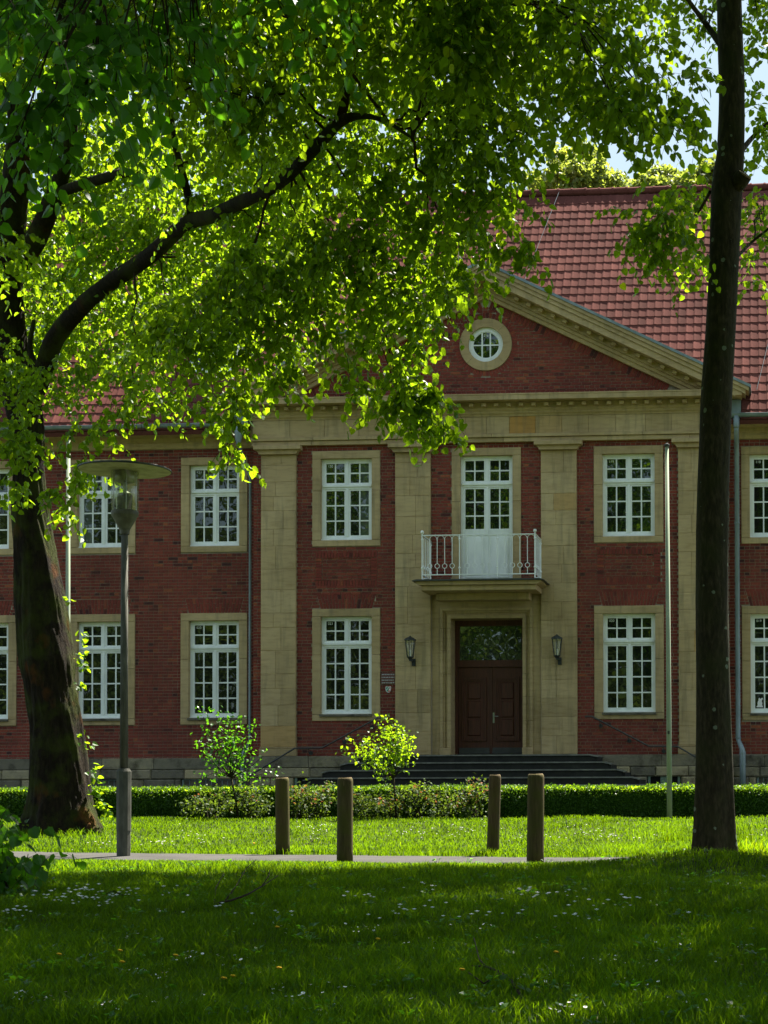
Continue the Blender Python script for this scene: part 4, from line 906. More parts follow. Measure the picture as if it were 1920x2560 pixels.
for k in range(12):
    V = tile_world((0, 0, 0), TV); TVAR.append(np_mesh('tile', V, [i for f in TF for i in f], [len(f) for f in TF], np.full(len(TF), float(np.clip(RNG.normal(0.5, 0.25), 0, 1)))))
for k, i in enumerate(order[:300]):
    t = TILES[i]; j = RNG.uniform(0, 0.006) * nr; place('tile', TVAR[k % 12], M_TILE, ROOF, (t[0] + j[0], t[1] + j[1], t[2] + j[2]))
def half_pipe(L, r):
    q = MB(); q.tube([(0, 0, 0), (L * 0.86, 0, 0.0), (L * 0.861, 0, 0.0), (L, 0, 0.0)], [r * 0.92, r * 0.98, r * 1.12, r * 1.12], 12, 0.5); return q.mesh('ridge_tile', False)
RTM = half_pipe(0.395, 0.115)
for c in range(60): place('ridge_tile', RTM, M_TILE, ROOF, (-14.6 + c * 0.385, RIDGE_Y, RIDGE_Z + 0.0 + RNG.uniform(-0.006, 0.006)))
# dormer between the leaves of the left wing roof
for xd in (-7.25, -12.1):
    yd0 = 39.9; zb = EAVE_Z + (yd0 - EAVE_Y) * math.tan(SLOPE); q = MB(); q.box(xd - 0.62, xd + 0.62, yd0, yd0 + 1.6, zb - 0.1, zb + 1.25); D_ = q.build('dormer', M_ZINC, B)
    q = MB(); q.box(xd - 0.70, xd + 0.70, yd0 - 0.12, yd0 + 1.9, zb + 1.252, zb + 1.33); q.build('dormer_roof', M_ZINC, D_)
    q = MB(); q.box(xd - 0.55, xd + 0.55, yd0 - 0.05, yd0 - 0.001, zb + 0.02, zb + 0.12); q.box(xd - 0.55, xd + 0.55, yd0 - 0.05, yd0 - 0.001, zb + 1.10, zb + 1.2); q.box(xd - 0.55, xd - 0.45, yd0 - 0.05, yd0 - 0.001, zb + 0.12, zb + 1.10); q.box(xd + 0.45, xd + 0.55, yd0 - 0.05, yd0 - 0.001, zb + 0.12, zb + 1.10); q.box(xd - 0.05, xd + 0.05, yd0 - 0.05, yd0 - 0.001, zb + 0.12, zb + 1.10); q.build('dormer_frame', M_WHITE, D_)
    for a, b in ((xd - 0.45, xd - 0.05), (xd + 0.05, xd + 0.45)): q = MB(); q.box(a, b, yd0 - 0.02, yd0 - 0.012, zb + 0.12, zb + 1.10); q.build('pane', M_PANE, D_)
# lightning wires over the slope
def roof_pt(x, z, off=0.09): 
    p = Vector((x, EAVE_Y + (z - EAVE_Z) / math.tan(SLOPE), z)) + Vector(tuple(nr)) * off; return p
q = MB(); q.tube([roof_pt(1.22, RIDGE_Z + 0.05), roof_pt(0.4, RIDGE_Z - 4.0), roof_pt(0.1, 13.9)], 0.0045, 5); q.build('lightning_wire', M_ZINC, B)
q = MB(); q.tube([roof_pt(8.2, RIDGE_Z + 0.05), roof_pt(7.2, 12.9), roof_pt(6.72, 10.55)], 0.0045, 5); q.build('lightning_wire', M_ZINC, B)
# sign plate and small coat-of-arms shield on the brick between window and pilaster
q = MB(); q.box(-2.635, -2.285, YF - 0.022, YF - 0.010, 3.38, 3.66); SG = q.build('sign_plate', pbr('sign_clear', lambda t: ((0.13, 0.055, 0.050), None), 0.25, 0.5), B)
q = MB()
for z in (3.605, 3.535, 3.465, 3.40):
    x = -2.62
    while x < -2.31:
        w = RNG.uniform(0.025, 0.06); q.box(x, min(x + w, -2.30), YF - 0.0245, YF - 0.0225, z, z + 0.026); x += w + 0.012
q.build('sign_lettering', M_SIGN, SG)
shield = lambda r, cx, cz: [(cx - r, cz + r), (cx - r, cz - 0.1 * r), (cx - 0.8 * r, cz - 0.7 * r), (cx - 0.35 * r, cz - 1.12 * r), (cx, cz - 1.2 * r), (cx + 0.35 * r, cz - 1.12 * r), (cx + 0.8 * r, cz - 0.7 * r), (cx + r, cz - 0.1 * r), (cx + r, cz + r)]
q = MB(); q.prism(shield(0.068, -2.455, 3.25), YF - 0.02, YF - 0.006); SH = q.build('shield_plate', M_WHITE, B)
q = MB(); q.prism([(-2.511, 3.305), (-2.511, 3.24), (-2.50, 3.205), (-2.47, 3.19), (-2.425, 3.305)], YF - 0.0225, YF - 0.0205); q.build('shield_field', M_SGREEN, SH)
q = MB(); q.prism([(-2.51, 3.225), (-2.505, 3.207), (-2.43, 3.305), (-2.445, 3.305)][::1], YF - 0.0245, YF - 0.0228); q.build('shield_band', M_WHITE, SH)
q = MB(); q.prism([(-2.463, 3.187), (-2.44, 3.182), (-2.41, 3.20), (-2.40, 3.24), (-2.40, 3.305), (-2.418, 3.305)], YF - 0.0225, YF - 0.0205); q.build('shield_field', M_SRED, SH)
q = MB(); q.prism([(-2.43, 3.21), (-2.415, 3.225), (-2.41, 3.25), (-2.418, 3.275), (-2.43, 3.26), (-2.437, 3.235)], YF - 0.0245, YF - 0.0228); q.build('shield_emblem', M_WHITE, SH)

# ================================================================== STREET LAMP, BOLLARDS, FLAGPOLES, LANTERNS
LX, LY = -1.85, 21.22; lz = float(ground_z(LX, LY))
LAMP = thing('street_lamp', 'old concrete street lamp with wide flat disc shade and glass cylinder beside the path', 'street lamp', (LX, LY, lz))
q = MB(); q.tube([(LX, LY, lz - 0.05), (LX, LY, lz + 0.36), (LX, LY, lz + 0.361), (LX, LY, lz + 1.17), (LX, LY, lz + 1.21)], [0.092, 0.094, 0.099, 0.099, 0.075], 10, 0.5); q.build('base', M_CONC, LAMP)
q = MB(); q.tube([(LX, LY, lz + 1.20), (LX, LY, lz + 4.42)], [0.056, 0.046], 10); q.build('pole', M_CONC, LAMP, True)
lz0 = 4.42
q = MB(); q.lathe([(0.062, 0.0), (0.066, 0.05), (0.075, 0.075), (0.155, 0.22), (0.178, 0.26), (0.183, 0.285), (0.183, 0.31), (0.17, 0.325)], (LX, LY, lz0), 24); q.build('lantern_cone', M_LAMP, LAMP)
q = MB(); q.lathe([(0.178, 0.30), (0.184, 0.86), (0.180, 0.86), (0.174, 0.30)], (LX, LY, lz0), 28, closed=True); q.build('glass_cylinder', M_CLEAR, LAMP, True)
q = MB(); q.lathe([(0.095, 0.31), (0.10, 0.52), (0.085, 0.56)], (LX, LY, lz0), 20); q.build('ballast_housing', M_FELT, LAMP, True)
q = MB(); q.lathe([(0.13, 0.72), (0.135, 0.78), (0.135, 0.87)], (LX, LY, lz0), 20); q.build('lamp_holder', M_STEEL, LAMP, True)
q = MB(); q.lathe([(0.022, 0.56), (0.026, 0.62), (0.026, 0.70), (0.02, 0.72)], (LX, LY, lz0), 12); q.build('bulb', M_WHITE, LAMP, True)
for k in range(4):
    a = 0.5 + k * math.pi / 2; q = MB(); q.tube([(LX + 0.15 * math.cos(a), LY + 0.15 * math.sin(a), lz0 + 0.31), (LX + 0.15 * math.cos(a), LY + 0.15 * math.sin(a), lz0 + 0.87)], 0.009, 6); q.build('rod', M_STEEL, LAMP)
q = MB(); q.lathe([(0.12, 0.866), (0.60, 0.872), (0.612, 0.885), (0.60, 0.900), (0.14, 0.945)], (LX, LY, lz0), 56); q.build('disc_shade', M_ENAMEL, LAMP)
q = MB(); q.lathe([(0.606, 0.8735), (0.617, 0.88), (0.617, 0.896), (0.606, 0.9015)], (LX, LY, lz0), 56, closed=True); q.build('shade_rim', M_IRON, LAMP)
q = MB(); q.lathe([(0.14, 0.946), (0.19, 0.965), (0.195, 0.985), (0.02, 1.0)], (LX, LY, lz0), 28); q.build('lamp_cap', M_IRON, LAMP)

BOL = [(707, 2136, 0.097, 'slim round wooden bollard behind the path, furthest from the door', 1.075, (-0.010, 0.0)),
       (862, 2158, 0.099, 'round wooden bollard with a pale split in its top, before the path', 1.075, (0.004, 0.0)),
       (1232, 2138, 0.085, 'slim mossy bollard leaning a little, behind the path below the entrance door', 1.10, (0.030, 0.0)),
       (1338, 2160, 0.105, 'thickest dark wooden bollard, before the path beside the leaning slim one', 1.11, (0.010, 0.0))]
for px, py, r, lab, h, lean in BOL:
    p = on_ground(px, py); t = thing('bollard', lab, 'bollard', tuple(p), 'wooden bollards beside the path')
    q = MB(); n = 18; zs = [-0.08, 0.15, 0.4, 0.7, h - 0.05, h - 0.02, h - 0.004, h]; rs = [r * 1.03, r * 1.02, r, r * 0.99, r * 0.985, r * 0.95, r * 0.86, r * 0.55]
    q.tube([(p.x + lean[0] * z, p.y, p.z + z) for z in zs], rs, n); q.build('post', M_POST, t, True)
    q = MB(); q.tube([(p.x + lean[0] * h, p.y, p.z + h - 0.004), (p.x + lean[0] * h, p.y, p.z + h + 0.004)], [r * 0.84, r * 0.80], n); q.build('end_grain', M_CUTWOOD, t)
    if 'split' in lab: q = MB(); q.box(p.x + 0.01, p.x + 0.018, p.y - r - 0.004, p.y - r + 0.02, p.z + h - 0.10, p.z + h - 0.045); q.build('split', M_CUTWOOD, t)

def flagpole(px_top, py_top, px_b, lab, hook):
    b = at(px_b, 2047, 31.30); top = at(px_top, py_top, 31.30); gz = float(ground_z(b.x, 31.30))
    t = thing('flagpole', lab, 'flagpole', (b.x, 31.30, gz), 'flagpoles before the hedge')
    q = MB(); q.tube([(b.x, 31.30, gz - 0.05), (b.x * 0.75 + top.x * 0.25, 31.30, 2.2), (top.x, 31.30, top.z)], [0.054, 0.050, 0.036], 14); q.build('pole', M_POLE, t, True)
    q = MB(); q.lathe([(0.05, 0.0), (0.056, 0.03), (0.05, 0.05), (0.02, 0.06), (0.01, 0.085)], (top.x, 31.30, top.z - 0.005), 12); q.build('pole_cap', M_IRON, t)
    if hook:
        q = MB(); q.tube([(top.x - 0.042, 31.27, top.z - 0.08), (top.x - 0.075, 31.25, top.z - 0.2), (top.x - 0.045, 31.25, top.z - 0.3), (top.x - 0.07, 31.25, top.z - 0.42), (top.x - 0.05, 31.25, top.z - 0.5)], 0.008, 5); q.build('halyard', M_TWIG, t)
        q = MB(); z = 1.90; q.box(b.x - 0.03, b.x + 0.01, 31.23, 31.26, z, z + 0.06); q.build('cleat', M_IRON, t)
flagpole(1667, 1116, 1674, 'pale flagpole with dark cap in front of the hedge, beside the slender tree', True)
flagpole(171, 1096, 168, 'pale flagpole half hidden behind the old lime trunk and its leaves', False)

for x, lab in ((-1.845, 'dark iron wall lantern on the pilaster on the sign-plate side of the door'), (1.80, 'dark iron wall lantern on the pilaster on the flagpole side of the door')):
    y = 38.72; t = thing('wall_lantern', lab, 'wall lantern', (x, 38.92, 3.83), 'lanterns beside the entrance')
    hexa = lambda r, z: [(x + r * math.cos(a + math.pi / 6), y + r * math.sin(a + math.pi / 6), z) for a in np.linspace(0, 2 * math.pi, 7)[:-1]]
    q = MB(); v = hexa(0.152, 4.44) + hexa(0.145, 4.47) + hexa(0.03, 4.535) + [(x, y, 4.56)]
    q.add(v, [(5, 4, 3, 2, 1, 0)] + [(i, (i + 1) % 6, 6 + (i + 1) % 6, 6 + i) for i in range(6)] + [(6 + i, 6 + (i + 1) % 6, 12 + (i + 1) % 6, 12 + i) for i in range(6)] + [(12 + i, 12 + (i + 1) % 6, 18) for i in range(6)]); q.build('lantern_roof', M_IRON, t)
    a, b = hexa(0.13, 4.44), hexa(0.078, 4.03)
    for i in range(6): q = MB(); q.tube([a[i], b[i]], 0.010, 5); q.build('bar', M_IRON, t)
    q = MB(); a2, b2 = hexa(0.124, 4.44), hexa(0.073, 4.03); q.add(a2 + b2, [(i, (i + 1) % 6, 6 + (i + 1) % 6, 6 + i)[::-1] for i in range(6)]); q.build('lantern_glass', M_CLEAR, t)
    q = MB(); q.lathe([(0.03, 4.03), (0.03, 4.16), (0.022, 4.2)], (x, y, 0), 10); q.build('bulb', M_WHITE, t)
    q = MB(); q.lathe([(0.035, 3.96), (0.06, 4.0), (0.085, 4.02), (0.085, 4.04)], (x, y, 0), 6); q.build('lantern_cup', M_IRON, t)
    q = MB(); q.box(x + 0.0, x + 0.09, 38.895, 38.924, 3.82, 4.0); q.box(x - 0.02, x + 0.06, y - 0.03, 38.895, 3.93, 3.962); q.build('bracket', M_IRON, t)

# paper cut-out standing in a window of the wing
me_p = [(-0.075, 0.0), (0.075, 0.0), (0.065, 0.03), (0.05, 0.06), (0.06, 0.10), (0.045, 0.135), (0.05, 0.165), (0.075, 0.20), (0.06, 0.225), (0.03, 0.215), (0.015, 0.19), (0.0, 0.215), (-0.02, 0.225), (-0.03, 0.195), (-0.03, 0.16), (-0.05, 0.13), (-0.055, 0.09), (-0.05, 0.05), (-0.08, 0.02)]
W7 = 7.18 - HW + 0.215 + 0.062 + 0.042 + 0.115
q = MB(); q.prism([(W7 + x * 1.05, 2.76 + z * 1.05) for x, z in me_p], 39.424, 39.432); tag(q.build('paper_rabbit', M_PETAL), 'white paper rabbit standing in the lowest pane beside the grey downpipe', 'decoration')

# ================================================================== LEAVES AND TREES
LEAF8 = np.array([(0, 0, 0), (1.0, 0, -0.10), (-0.07, 0.26, 0.07), (0.22, 0.47, 0.11), (0.66, 0.33, 0.05), (-0.07, -0.26, 0.07), (0.22, -0.47, 0.11), (0.66, -0.33, 0.05)])
LF8 = [0, 2, 3, 4, 1, 0, 1, 7, 6, 5]; LS8 = [5, 5]
LEAF4 = np.array([(0, 0, 0), (0.45, 0.32, 0.08), (1, 0, -0.06), (0.45, -0.32, 0.08)]); LF4 = [0, 1, 2, 3][::-1]; LS4 = [4]
def unit(a): return a / np.maximum(np.linalg.norm(a, axis=-1, keepdims=True), 1e-9)
def leaf_mesh(name, Pp, D, N, S, T, simple=False):
    tp, lf, ls = (LEAF4, LF4, LS4) if simple else (LEAF8, LF8, LS8)
    D = unit(D); Bv = unit(np.cross(N, D)); N = np.cross(D, Bv); k = len(Pp)
    V = Pp[:, None, :] + S[:, None, None] * (tp[None, :, 0:1] * D[:, None, :] + tp[None, :, 1:2] * Bv[:, None, :] + tp[None, :, 2:3] * N[:, None, :])
    L = (np.array(lf)[None, :] + (np.arange(k) * len(tp))[:, None]).ravel()
    return np_mesh(name, V.reshape(-1, 3), L, np.tile(ls, k), np.repeat(T, len(ls)))
def twig_leaves(blobs, size, rng, length=(0.35, 0.85), step=0.062, droop=0.9, tmean=0.45, tsd=0.2):
    """BLOBS: (centre, rx, ry, rz, number of twigs). Leaves hang alternately from drooping twigs."""
    P0 = []; 
    for c, rx, ry, rz, n in blobs:
        u = unit(rng.normal(size=(n, 3))) * (rng.random((n, 1)) ** 0.45); P0.append(np.array(c)[None] + u * np.array([rx, ry, rz]))
    P0 = np.concatenate(P0); P0[:, 2] += 0.42 * droop * np.mean(length); n = len(P0); a = rng.uniform(0, 2 * np.pi, n)
    d = unit(np.stack([np.cos(a), np.sin(a), rng.uniform(-0.7, 0.5, n)], -1)); Lg = rng.uniform(*length, n)
    m = 5; ts = np.linspace(0, 1, m)
    curve = P0[:, None, :] + d[:, None, :] * (Lg[:, None] * ts)[..., None] + np.array([0, 0, -1.0])[None, None] * (droop * Lg[:, None] * ts ** 2 * 0.8)[..., None]
    cnt = np.maximum((Lg / step).astype(int), 3); idx = np.repeat(np.arange(n), cnt)
    within = np.concatenate([np.arange(k) for k in cnt]); t = (within + 0.6) / cnt[idx]
    i0 = np.minimum((t * (m - 1)).astype(int), m - 2); fr = t * (m - 1) - i0
    pos = curve[idx, i0] * (1 - fr)[:, None] + curve[idx, i0 + 1] * fr[:, None]; tan = unit(curve[idx, i0 + 1] - curve[idx, i0])
    side = unit(np.cross(tan, np.array([0, 0, 1.0]) + 0.01)) * np.where(within % 2 == 0, 1, -1)[:, None]
    k = len(idx); D = unit(0.45 * tan + 0.75 * side + np.array([0, 0, -0.75]) * rng.uniform(0.3, 1.5, (k, 1)) + 0.35 * rng.normal(size=(k, 3)))
    N = unit(np.array([0, 0, 1.0]) * rng.uniform(-0.1, 1.1, (k, 1)) + 0.75 * rng.normal(size=(k, 3)) + 0.3 * d[idx])
    S = rng.uniform(*size, k); T = np.clip(rng.normal(tmean, tsd, k) + (rng.random(k) < 0.02) * 0.35, 0, 1)
    return pos + D * 0.02, D, N, S, T, curve
def twig_mesh(name, curve, r0=0.005):
    n, m, _ = curve.shape; tr = np.linspace(1, 0.35, m) * r0; a = np.array([0, 2.1, 4.2])
    V = curve[:, :, None, :] + (tr[None, :, None, None] * np.stack([np.cos(a), np.sin(a), np.zeros(3)], -1)[None, None])
    b = (np.arange(n) * m * 3)[:, None, None]; s_ = (np.arange(m - 1) * 3)[None, :, None]; k = np.arange(3)[None, None, :]; j = (k + 1) % 3
    L = np.stack([b + s_ + k, b + s_ + j, b + s_ + 3 + j, b + s_ + 3 + k], -1).reshape(-1, 4)
    return np_mesh(name, V.reshape(-1, 3), L, np.full(len(L), 4))
def smooth_path(pts, rad, k=6):
    pts = [np.array(p, float) for p in pts]; P = [pts[0] * 2 - pts[1]] + pts + [pts[-1] * 2 - pts[-2]]; out = []; ro = []
    for i in range(1, len(P) - 2):
        for s_ in range(k):
            t = s_ / k; a, b, c, d = P[i - 1], P[i], P[i + 1], P[i + 2]
            out.append(0.5 * (2 * b + (c - a) * t + (2 * a - 5 * b + 4 * c - d) * t * t + (3 * b - a - 3 * c + d) * t ** 3)); ro.append(rad[i - 1] * (1 - t) + rad[i] * t)
    out.append(pts[-1]); ro.append(rad[-1]); return np.array(out), np.array(ro)
def limb_mesh(name, pts, rad, sides=20, amp=0.10, seed=0, k=6, flute=0.0, tip=False):
    """Bark-rough limb through PTS; FLUTE adds root buttresses near its foot."""
    C, Rr = smooth_path(pts, rad, k); n = len(C); T = unit(np.gradient(C, axis=0)); ref = np.array([1.0, 0.05, 0.0]) if abs(T[0][0]) < 0.8 else np.array([0, 0.1, 1.0])
    V = np.zeros((n, sides, 3)); w = 2 * np.pi * np.arange(sides) / sides; cw, sw = np.cos(w), np.sin(w); dist = np.r_[0, np.cumsum(np.linalg.norm(np.diff(C, axis=0), axis=1))]
    for i in range(n):
        a = unit(ref - T[i] * (ref @ T[i])); b = np.cross(T[i], a); ref = a; h = dist[i]
        ns = vnoise(cw * 1.5 + 40 + seed, h * 0.8 + sw * 1.5 + seed) - 0.5; n2 = vnoise(cw * 4 + 10 + seed, h * 1.7 + sw * 4) - 0.5; fw = 2.2 / max(Rr[i], 0.03) * 0.12
        n3 = 1 - np.abs(2 * vnoise(cw * 9 + 70 + seed, sw * 9 + h * 1.3) - 1); n4 = vnoise(cw * 17 + seed, sw * 17 + h * 6) - 0.5
        r = Rr[i] * (1 + amp * (1.5 * ns + 1.0 * n2 + 0.55 * (n3 - 0.6) + 0.45 * n4))
        if flute: f = max(0.0, 1 - h / (dist[-1] * 0.20)); r = r * (1 + flute * f * f * np.maximum(0, np.sin(w * 5 + 0.7 + seed) + 0.5 * np.sin(w * 3 + seed)) * 0.6)
        V[i] = C[i] + r[:, None] * (cw[:, None] * a + sw[:, None] * b)
    s_ = np.arange(n - 1)[:, None] * sides; kk = np.arange(sides)[None]; j = (kk + 1) % sides
    L = np.stack([s_ + kk, s_ + j, s_ + sides + j, s_ + sides + kk], -1).reshape(-1, 4)
    return np_mesh(name, V.reshape(-1, 3), L, np.full(len(L), 4), None, True), C, Rr
def spx(lst, Y):
    """[(px, py, width px)] at depth Y (number or list) -> points, radii."""
    ys_ = Y if hasattr(Y, '__len__') else [Y] * len(lst)
    return [at(a, b, y) for (a, b, w), y in zip(lst, ys_)], [w / 2 * y / F_PX * 0.99 for (a, b, w), y in zip(lst, ys_)]
SHADE = []
class Tree:
    def __init__(s, name, label, base, bark, leaf, group=None): s.o = thing(name, label, 'tree', tuple(base), group); s.bark = bark; s.leaf = leaf; s.sk = []
    def limb(s, name, pts, rad, **kw):
        me, C, Rr = limb_mesh(name, pts, rad, **kw); s.sk.append((C, Rr)); return place(name, me, s.bark, s.o)
    def boughs(s, blobs, r=0.022, seed=1):
        """Thin boughs from the limbs out to the foliage."""
        rg = np.random.default_rng(seed); C = np.concatenate([c for c, r_ in s.sk]); q = MB()
        for c, rx, ry, rz, n in blobs:
            c = np.array(c); j = np.argmin(np.linalg.norm(C - c, axis=1) + 0.6 * np.maximum(0, C[:, 2] - c[2] + 0.0)); a = C[j]; L = np.linalg.norm(c - a)
            if L < 0.4 or L > 9: continue
            pts = []
            for t in np.linspace(0, 1, 9): pts.append(a * (1 - t) + c * t + np.array([0, 0, 0.16 * L * math.sin(math.pi * t) - 0.05 * L * t]) + rg.normal(0, 0.03 * L, 3) * math.sin(math.pi * t))
            q.tube(pts, list(np.linspace(min(r, 0.010 + 0.004 * L), 0.005, 9)), 5)
            for _ in range(3):
                k = rg.integers(4, 8); p0 = np.array(pts[k]); e = c + rg.normal(0, 0.5, 3) * np.array([rx, ry, rz]); q.tube([p0, (p0 + e) / 2 + np.array([0, 0, 0.06]), e], [0.008, 0.006, 0.003], 4)
        o = q.build('bough', s.bark if False else M_TWIG, s.o); o['kind'] = 'stuff'
    def crown(s, blobs, size, seed, twigs=True, **kw):
        rg = np.random.default_rng(seed); Pp, D, N, S, T, cv = twig_leaves(blobs, size, rg, **kw)
        o = place('crown', leaf_mesh('crown', Pp, D, N, S, T), s.leaf, s.o); o['kind'] = 'stuff'; SHADE.append((Pp, S))
        if twigs: o = place('twig', twig_mesh('twig', cv), M_TWIG, s.o); o['kind'] = 'stuff'
K = 1920 / 1659.0
def blob(x, y, rx, ry, Y, n=None, depth=None, dens=1.0):
    """Foliage mass seen at (x, y) with radii rx, ry (in 1659-wide pixels), standing at depth Y."""
    c = at(x * K, y * K, Y); m = K * Y / F_PX; a, b = rx * m, ry * m; d = depth if depth is not None else max(0.5, (a + b) / 2)
    if n is None: n = int(dens * 15 * max(1.0, a * b * d / 0.25) ** 0.75)
    return (tuple(c), a, d, b, max(n, 3))

# ---- the old lime
base = at(158, 2104, 26.3); base.z = float(ground_z(base.x, 26.3))
LIME = Tree('lime_tree', 'massive old lime tree with dark mossy trunk and a long boughed arch of leaves', base, M_BARK, M_LEAF)
p, r = spx([(158, 2125, 200), (156, 2085, 186), (153, 2035, 166), (150, 1963, 148), (138, 1809, 128), (124, 1720, 126), (117, 1654, 136), (102, 1500, 118), (88, 1390, 98), (74, 1283, 86), (70, 1156, 72), (64, 1060, 84), (50, 985, 92), (32, 920, 92)], 26.3)
LIME.limb('trunk', p, r, sides=96, amp=0.115, seed=3, k=16, flute=0.65)
p, r = spx([(40, 950, 92), (24, 860, 88), (18, 720, 80), (28, 560, 72), (40, 430, 64), (44, 300, 50), (36, 150, 40), (26, 0, 34), (14, -160, 26), (10, -330, 14)], [26.3, 26.2, 26.0, 25.6, 25.2, 24.9, 24.6, 24.3, 24, 23.8]); LIME.limb('limb', p, r, sides=22, amp=0.10, seed=5)
p, r = spx([(62, 1075, 60), (80, 1000, 52), (110, 925, 48), (138, 845, 48), (206, 764, 45), (276, 706, 42), (374, 640, 41), (463, 561, 38), (530, 540, 36), (602, 505, 34), (694, 460, 32), (787, 370, 31), (850, 305, 28), (905, 290, 16), (965, 304, 12), (1030, 345, 7)], [26.2, 26.1, 25.9, 25.5, 24.8, 24.0, 23.2, 22.2, 21.4, 20.6, 19.6, 18.6, 17.9, 17.5, 17.2, 16.9]); LIME.limb('limb', p, r, sides=20, amp=0.09, seed=8)
p, r = spx([(846, 312, 24), (860, 262, 24), (872, 205, 20), (900, 120, 14), (915, 20, 9)], [17.9, 17.85, 17.8, 17.6, 17.4]); LIME.limb('limb', p, r, sides=12, amp=0.08, seed=9)
p, r = spx([(22, 680, 66), (85, 605, 56), (130, 505, 46), (160, 420, 40), (176, 330, 38), (178, 230, 28), (188, 120, 20), (205, -20, 14), (220, -150, 8)], [26.0, 25.6, 25.1, 24.7, 24.3, 23.9, 23.5, 23.1, 22.8]); LIME.limb('limb', p, r, sides=16, amp=0.09, seed=10)
p, r = spx([(140, 482, 28), (220, 457, 26), (300, 434, 24), (390, 424, 17), (470, 405, 9)], [25, 24.4, 23.8, 23.1, 22.4]); LIME.limb('limb', p, r, sides=12, amp=0.08, seed=11)
p, r = spx([(478, 555, 20), (470, 490, 21), (452, 415, 19), (432, 335, 17), (432, 270, 13), (470, 200, 13), (487, 120, 13), (490, 40, 11), (500, -60, 7)], [22.1, 21.9, 21.6, 21.2, 20.8, 20.4, 20, 19.6, 19.2]); LIME.limb('limb', p, r, sides=12, amp=0.08, seed=12)
p, r = spx([(90, 985, 20), (95, 930, 16), (75, 870, 14), (85, 800, 10)], 25.8); LIME.limb('limb', p, r, sides=10, amp=0.08, seed=13)
LOW = [(-60, 1010), (90, 1010), (150, 1010), (240, 960), (330, 930), (420, 900), (500, 880), (560, 800), (640, 740), (720, 790), (800, 780), (880, 790), (960, 740), (1020, 650), (1090, 580), (1140, 520), (1170, 420), (1190, 330), (1230, 250), (1330, 200)]
LIMBS = [[(70, 900, 26), (126, 726, 25.6), (244, 605, 24.0), (400, 485, 22.2), (520, 440, 20.6), (600, 400, 19.6), (680, 320, 18.6), (735, 263, 17.9), (830, 262, 17.4)], [(35, 900, 26.2), (14, 620, 26), (24, 484, 25.6), (36, 370, 25.2), (38, 250, 25)], [(74, 523, 25.6), (138, 363, 24.7), (154, 198, 23.9)], [(340, 430, 21.6), (325, 330, 21.2)], [(140, 415, 24.8), (260, 375, 23.8), (340, 366, 23.1)]]
def near_limb(x, y):
    best = (1e9, 0)
    for L in LIMBS:
        for (x0, y0, a), (x1, y1, b) in zip(L[:-1], L[1:]):
            t = min(1, max(0, ((x - x0) * (x1 - x0) + (y - y0) * (y1 - y0)) / ((x1 - x0) ** 2 + (y1 - y0) ** 2))); d = math.hypot(x - x0 - t * (x1 - x0), y - y0 - t * (y1 - y0))
            if d < best[0]: best = (d, a + (b - a) * t)
    return best
def low(x): return float(np.interp(x, [a for a, b in LOW], [b for a, b in LOW]))
def sheet(y):                                     # the crown's outer sheet leans towards the viewer as it rises, square to the sun
    return 19.5 - 0.45 * ((1940 - y * K) * 0.00465 - 4.2)
def up_blob(x, y, rx, ry, Y, n=None, depth=None):
    if x > 940 and n is None: x -= 40; rx *= 0.8
    if x < 420 and Y < 22: Y = 22.6 + (x % 7) * 0.15
    if x >= 420: Y = sheet(y) + ((x * 7) % 10) * 0.05
    return blob(x, y - (30 if ry > 30 else 12), rx, ry * 0.9, Y, n if n is None else int(n * 1.3), depth)
strands = [up_blob(290, 930, 80, 55, 18.2), up_blob(200, 970, 70, 50, 19), up_blob(180, 1065, 32, 45, 19), up_blob(390, 890, 80, 70, 17.6), up_blob(470, 950, 40, 50, 17.2), up_blob(490, 1005, 15, 26, 17, 6, 0.2), up_blob(520, 900, 40, 60, 17.2), up_blob(560, 800, 70, 60, 17.8), up_blob(600, 850, 25, 35, 17.5, 10, 0.3),
           up_blob(660, 750, 70, 60, 17.8), up_blob(735, 790, 50, 60, 17.2), up_blob(757, 868, 24, 36, 16.8, 12, 0.25), up_blob(820, 760, 60, 60, 17.4), up_blob(872, 870, 34, 50, 16.2, 22, 0.35), up_blob(835, 915, 18, 26, 16.4, 7, 0.2), up_blob(890, 940, 30, 40, 16, 18, 0.3), up_blob(962, 968, 24, 36, 15.6, 11, 0.25), up_blob(930, 905, 34, 34, 15.9, 15, 0.3),
           up_blob(900, 800, 46, 50, 17), up_blob(960, 740, 46, 50, 17.3), up_blob(1005, 660, 60, 60, 17.8), up_blob(1080, 560, 70, 55, 18.3), up_blob(1128, 490, 48, 70, 18.3), up_blob(1140, 575, 30, 30, 18, 12, 0.3), up_blob(1100, 400, 85, 70, 18.8), up_blob(1160, 330, 55, 50, 18.8), up_blob(40, 1000, 46, 70, 17.5, 30, 0.5), up_blob(20, 1085, 30, 30, 17.2, 10, 0.3), up_blob(130, 1140, 22, 24, 24, 6, 0.2), up_blob(120, 1100, 20, 30, 23, 6, 0.2)]
rg = np.random.default_rng(21); inner = []
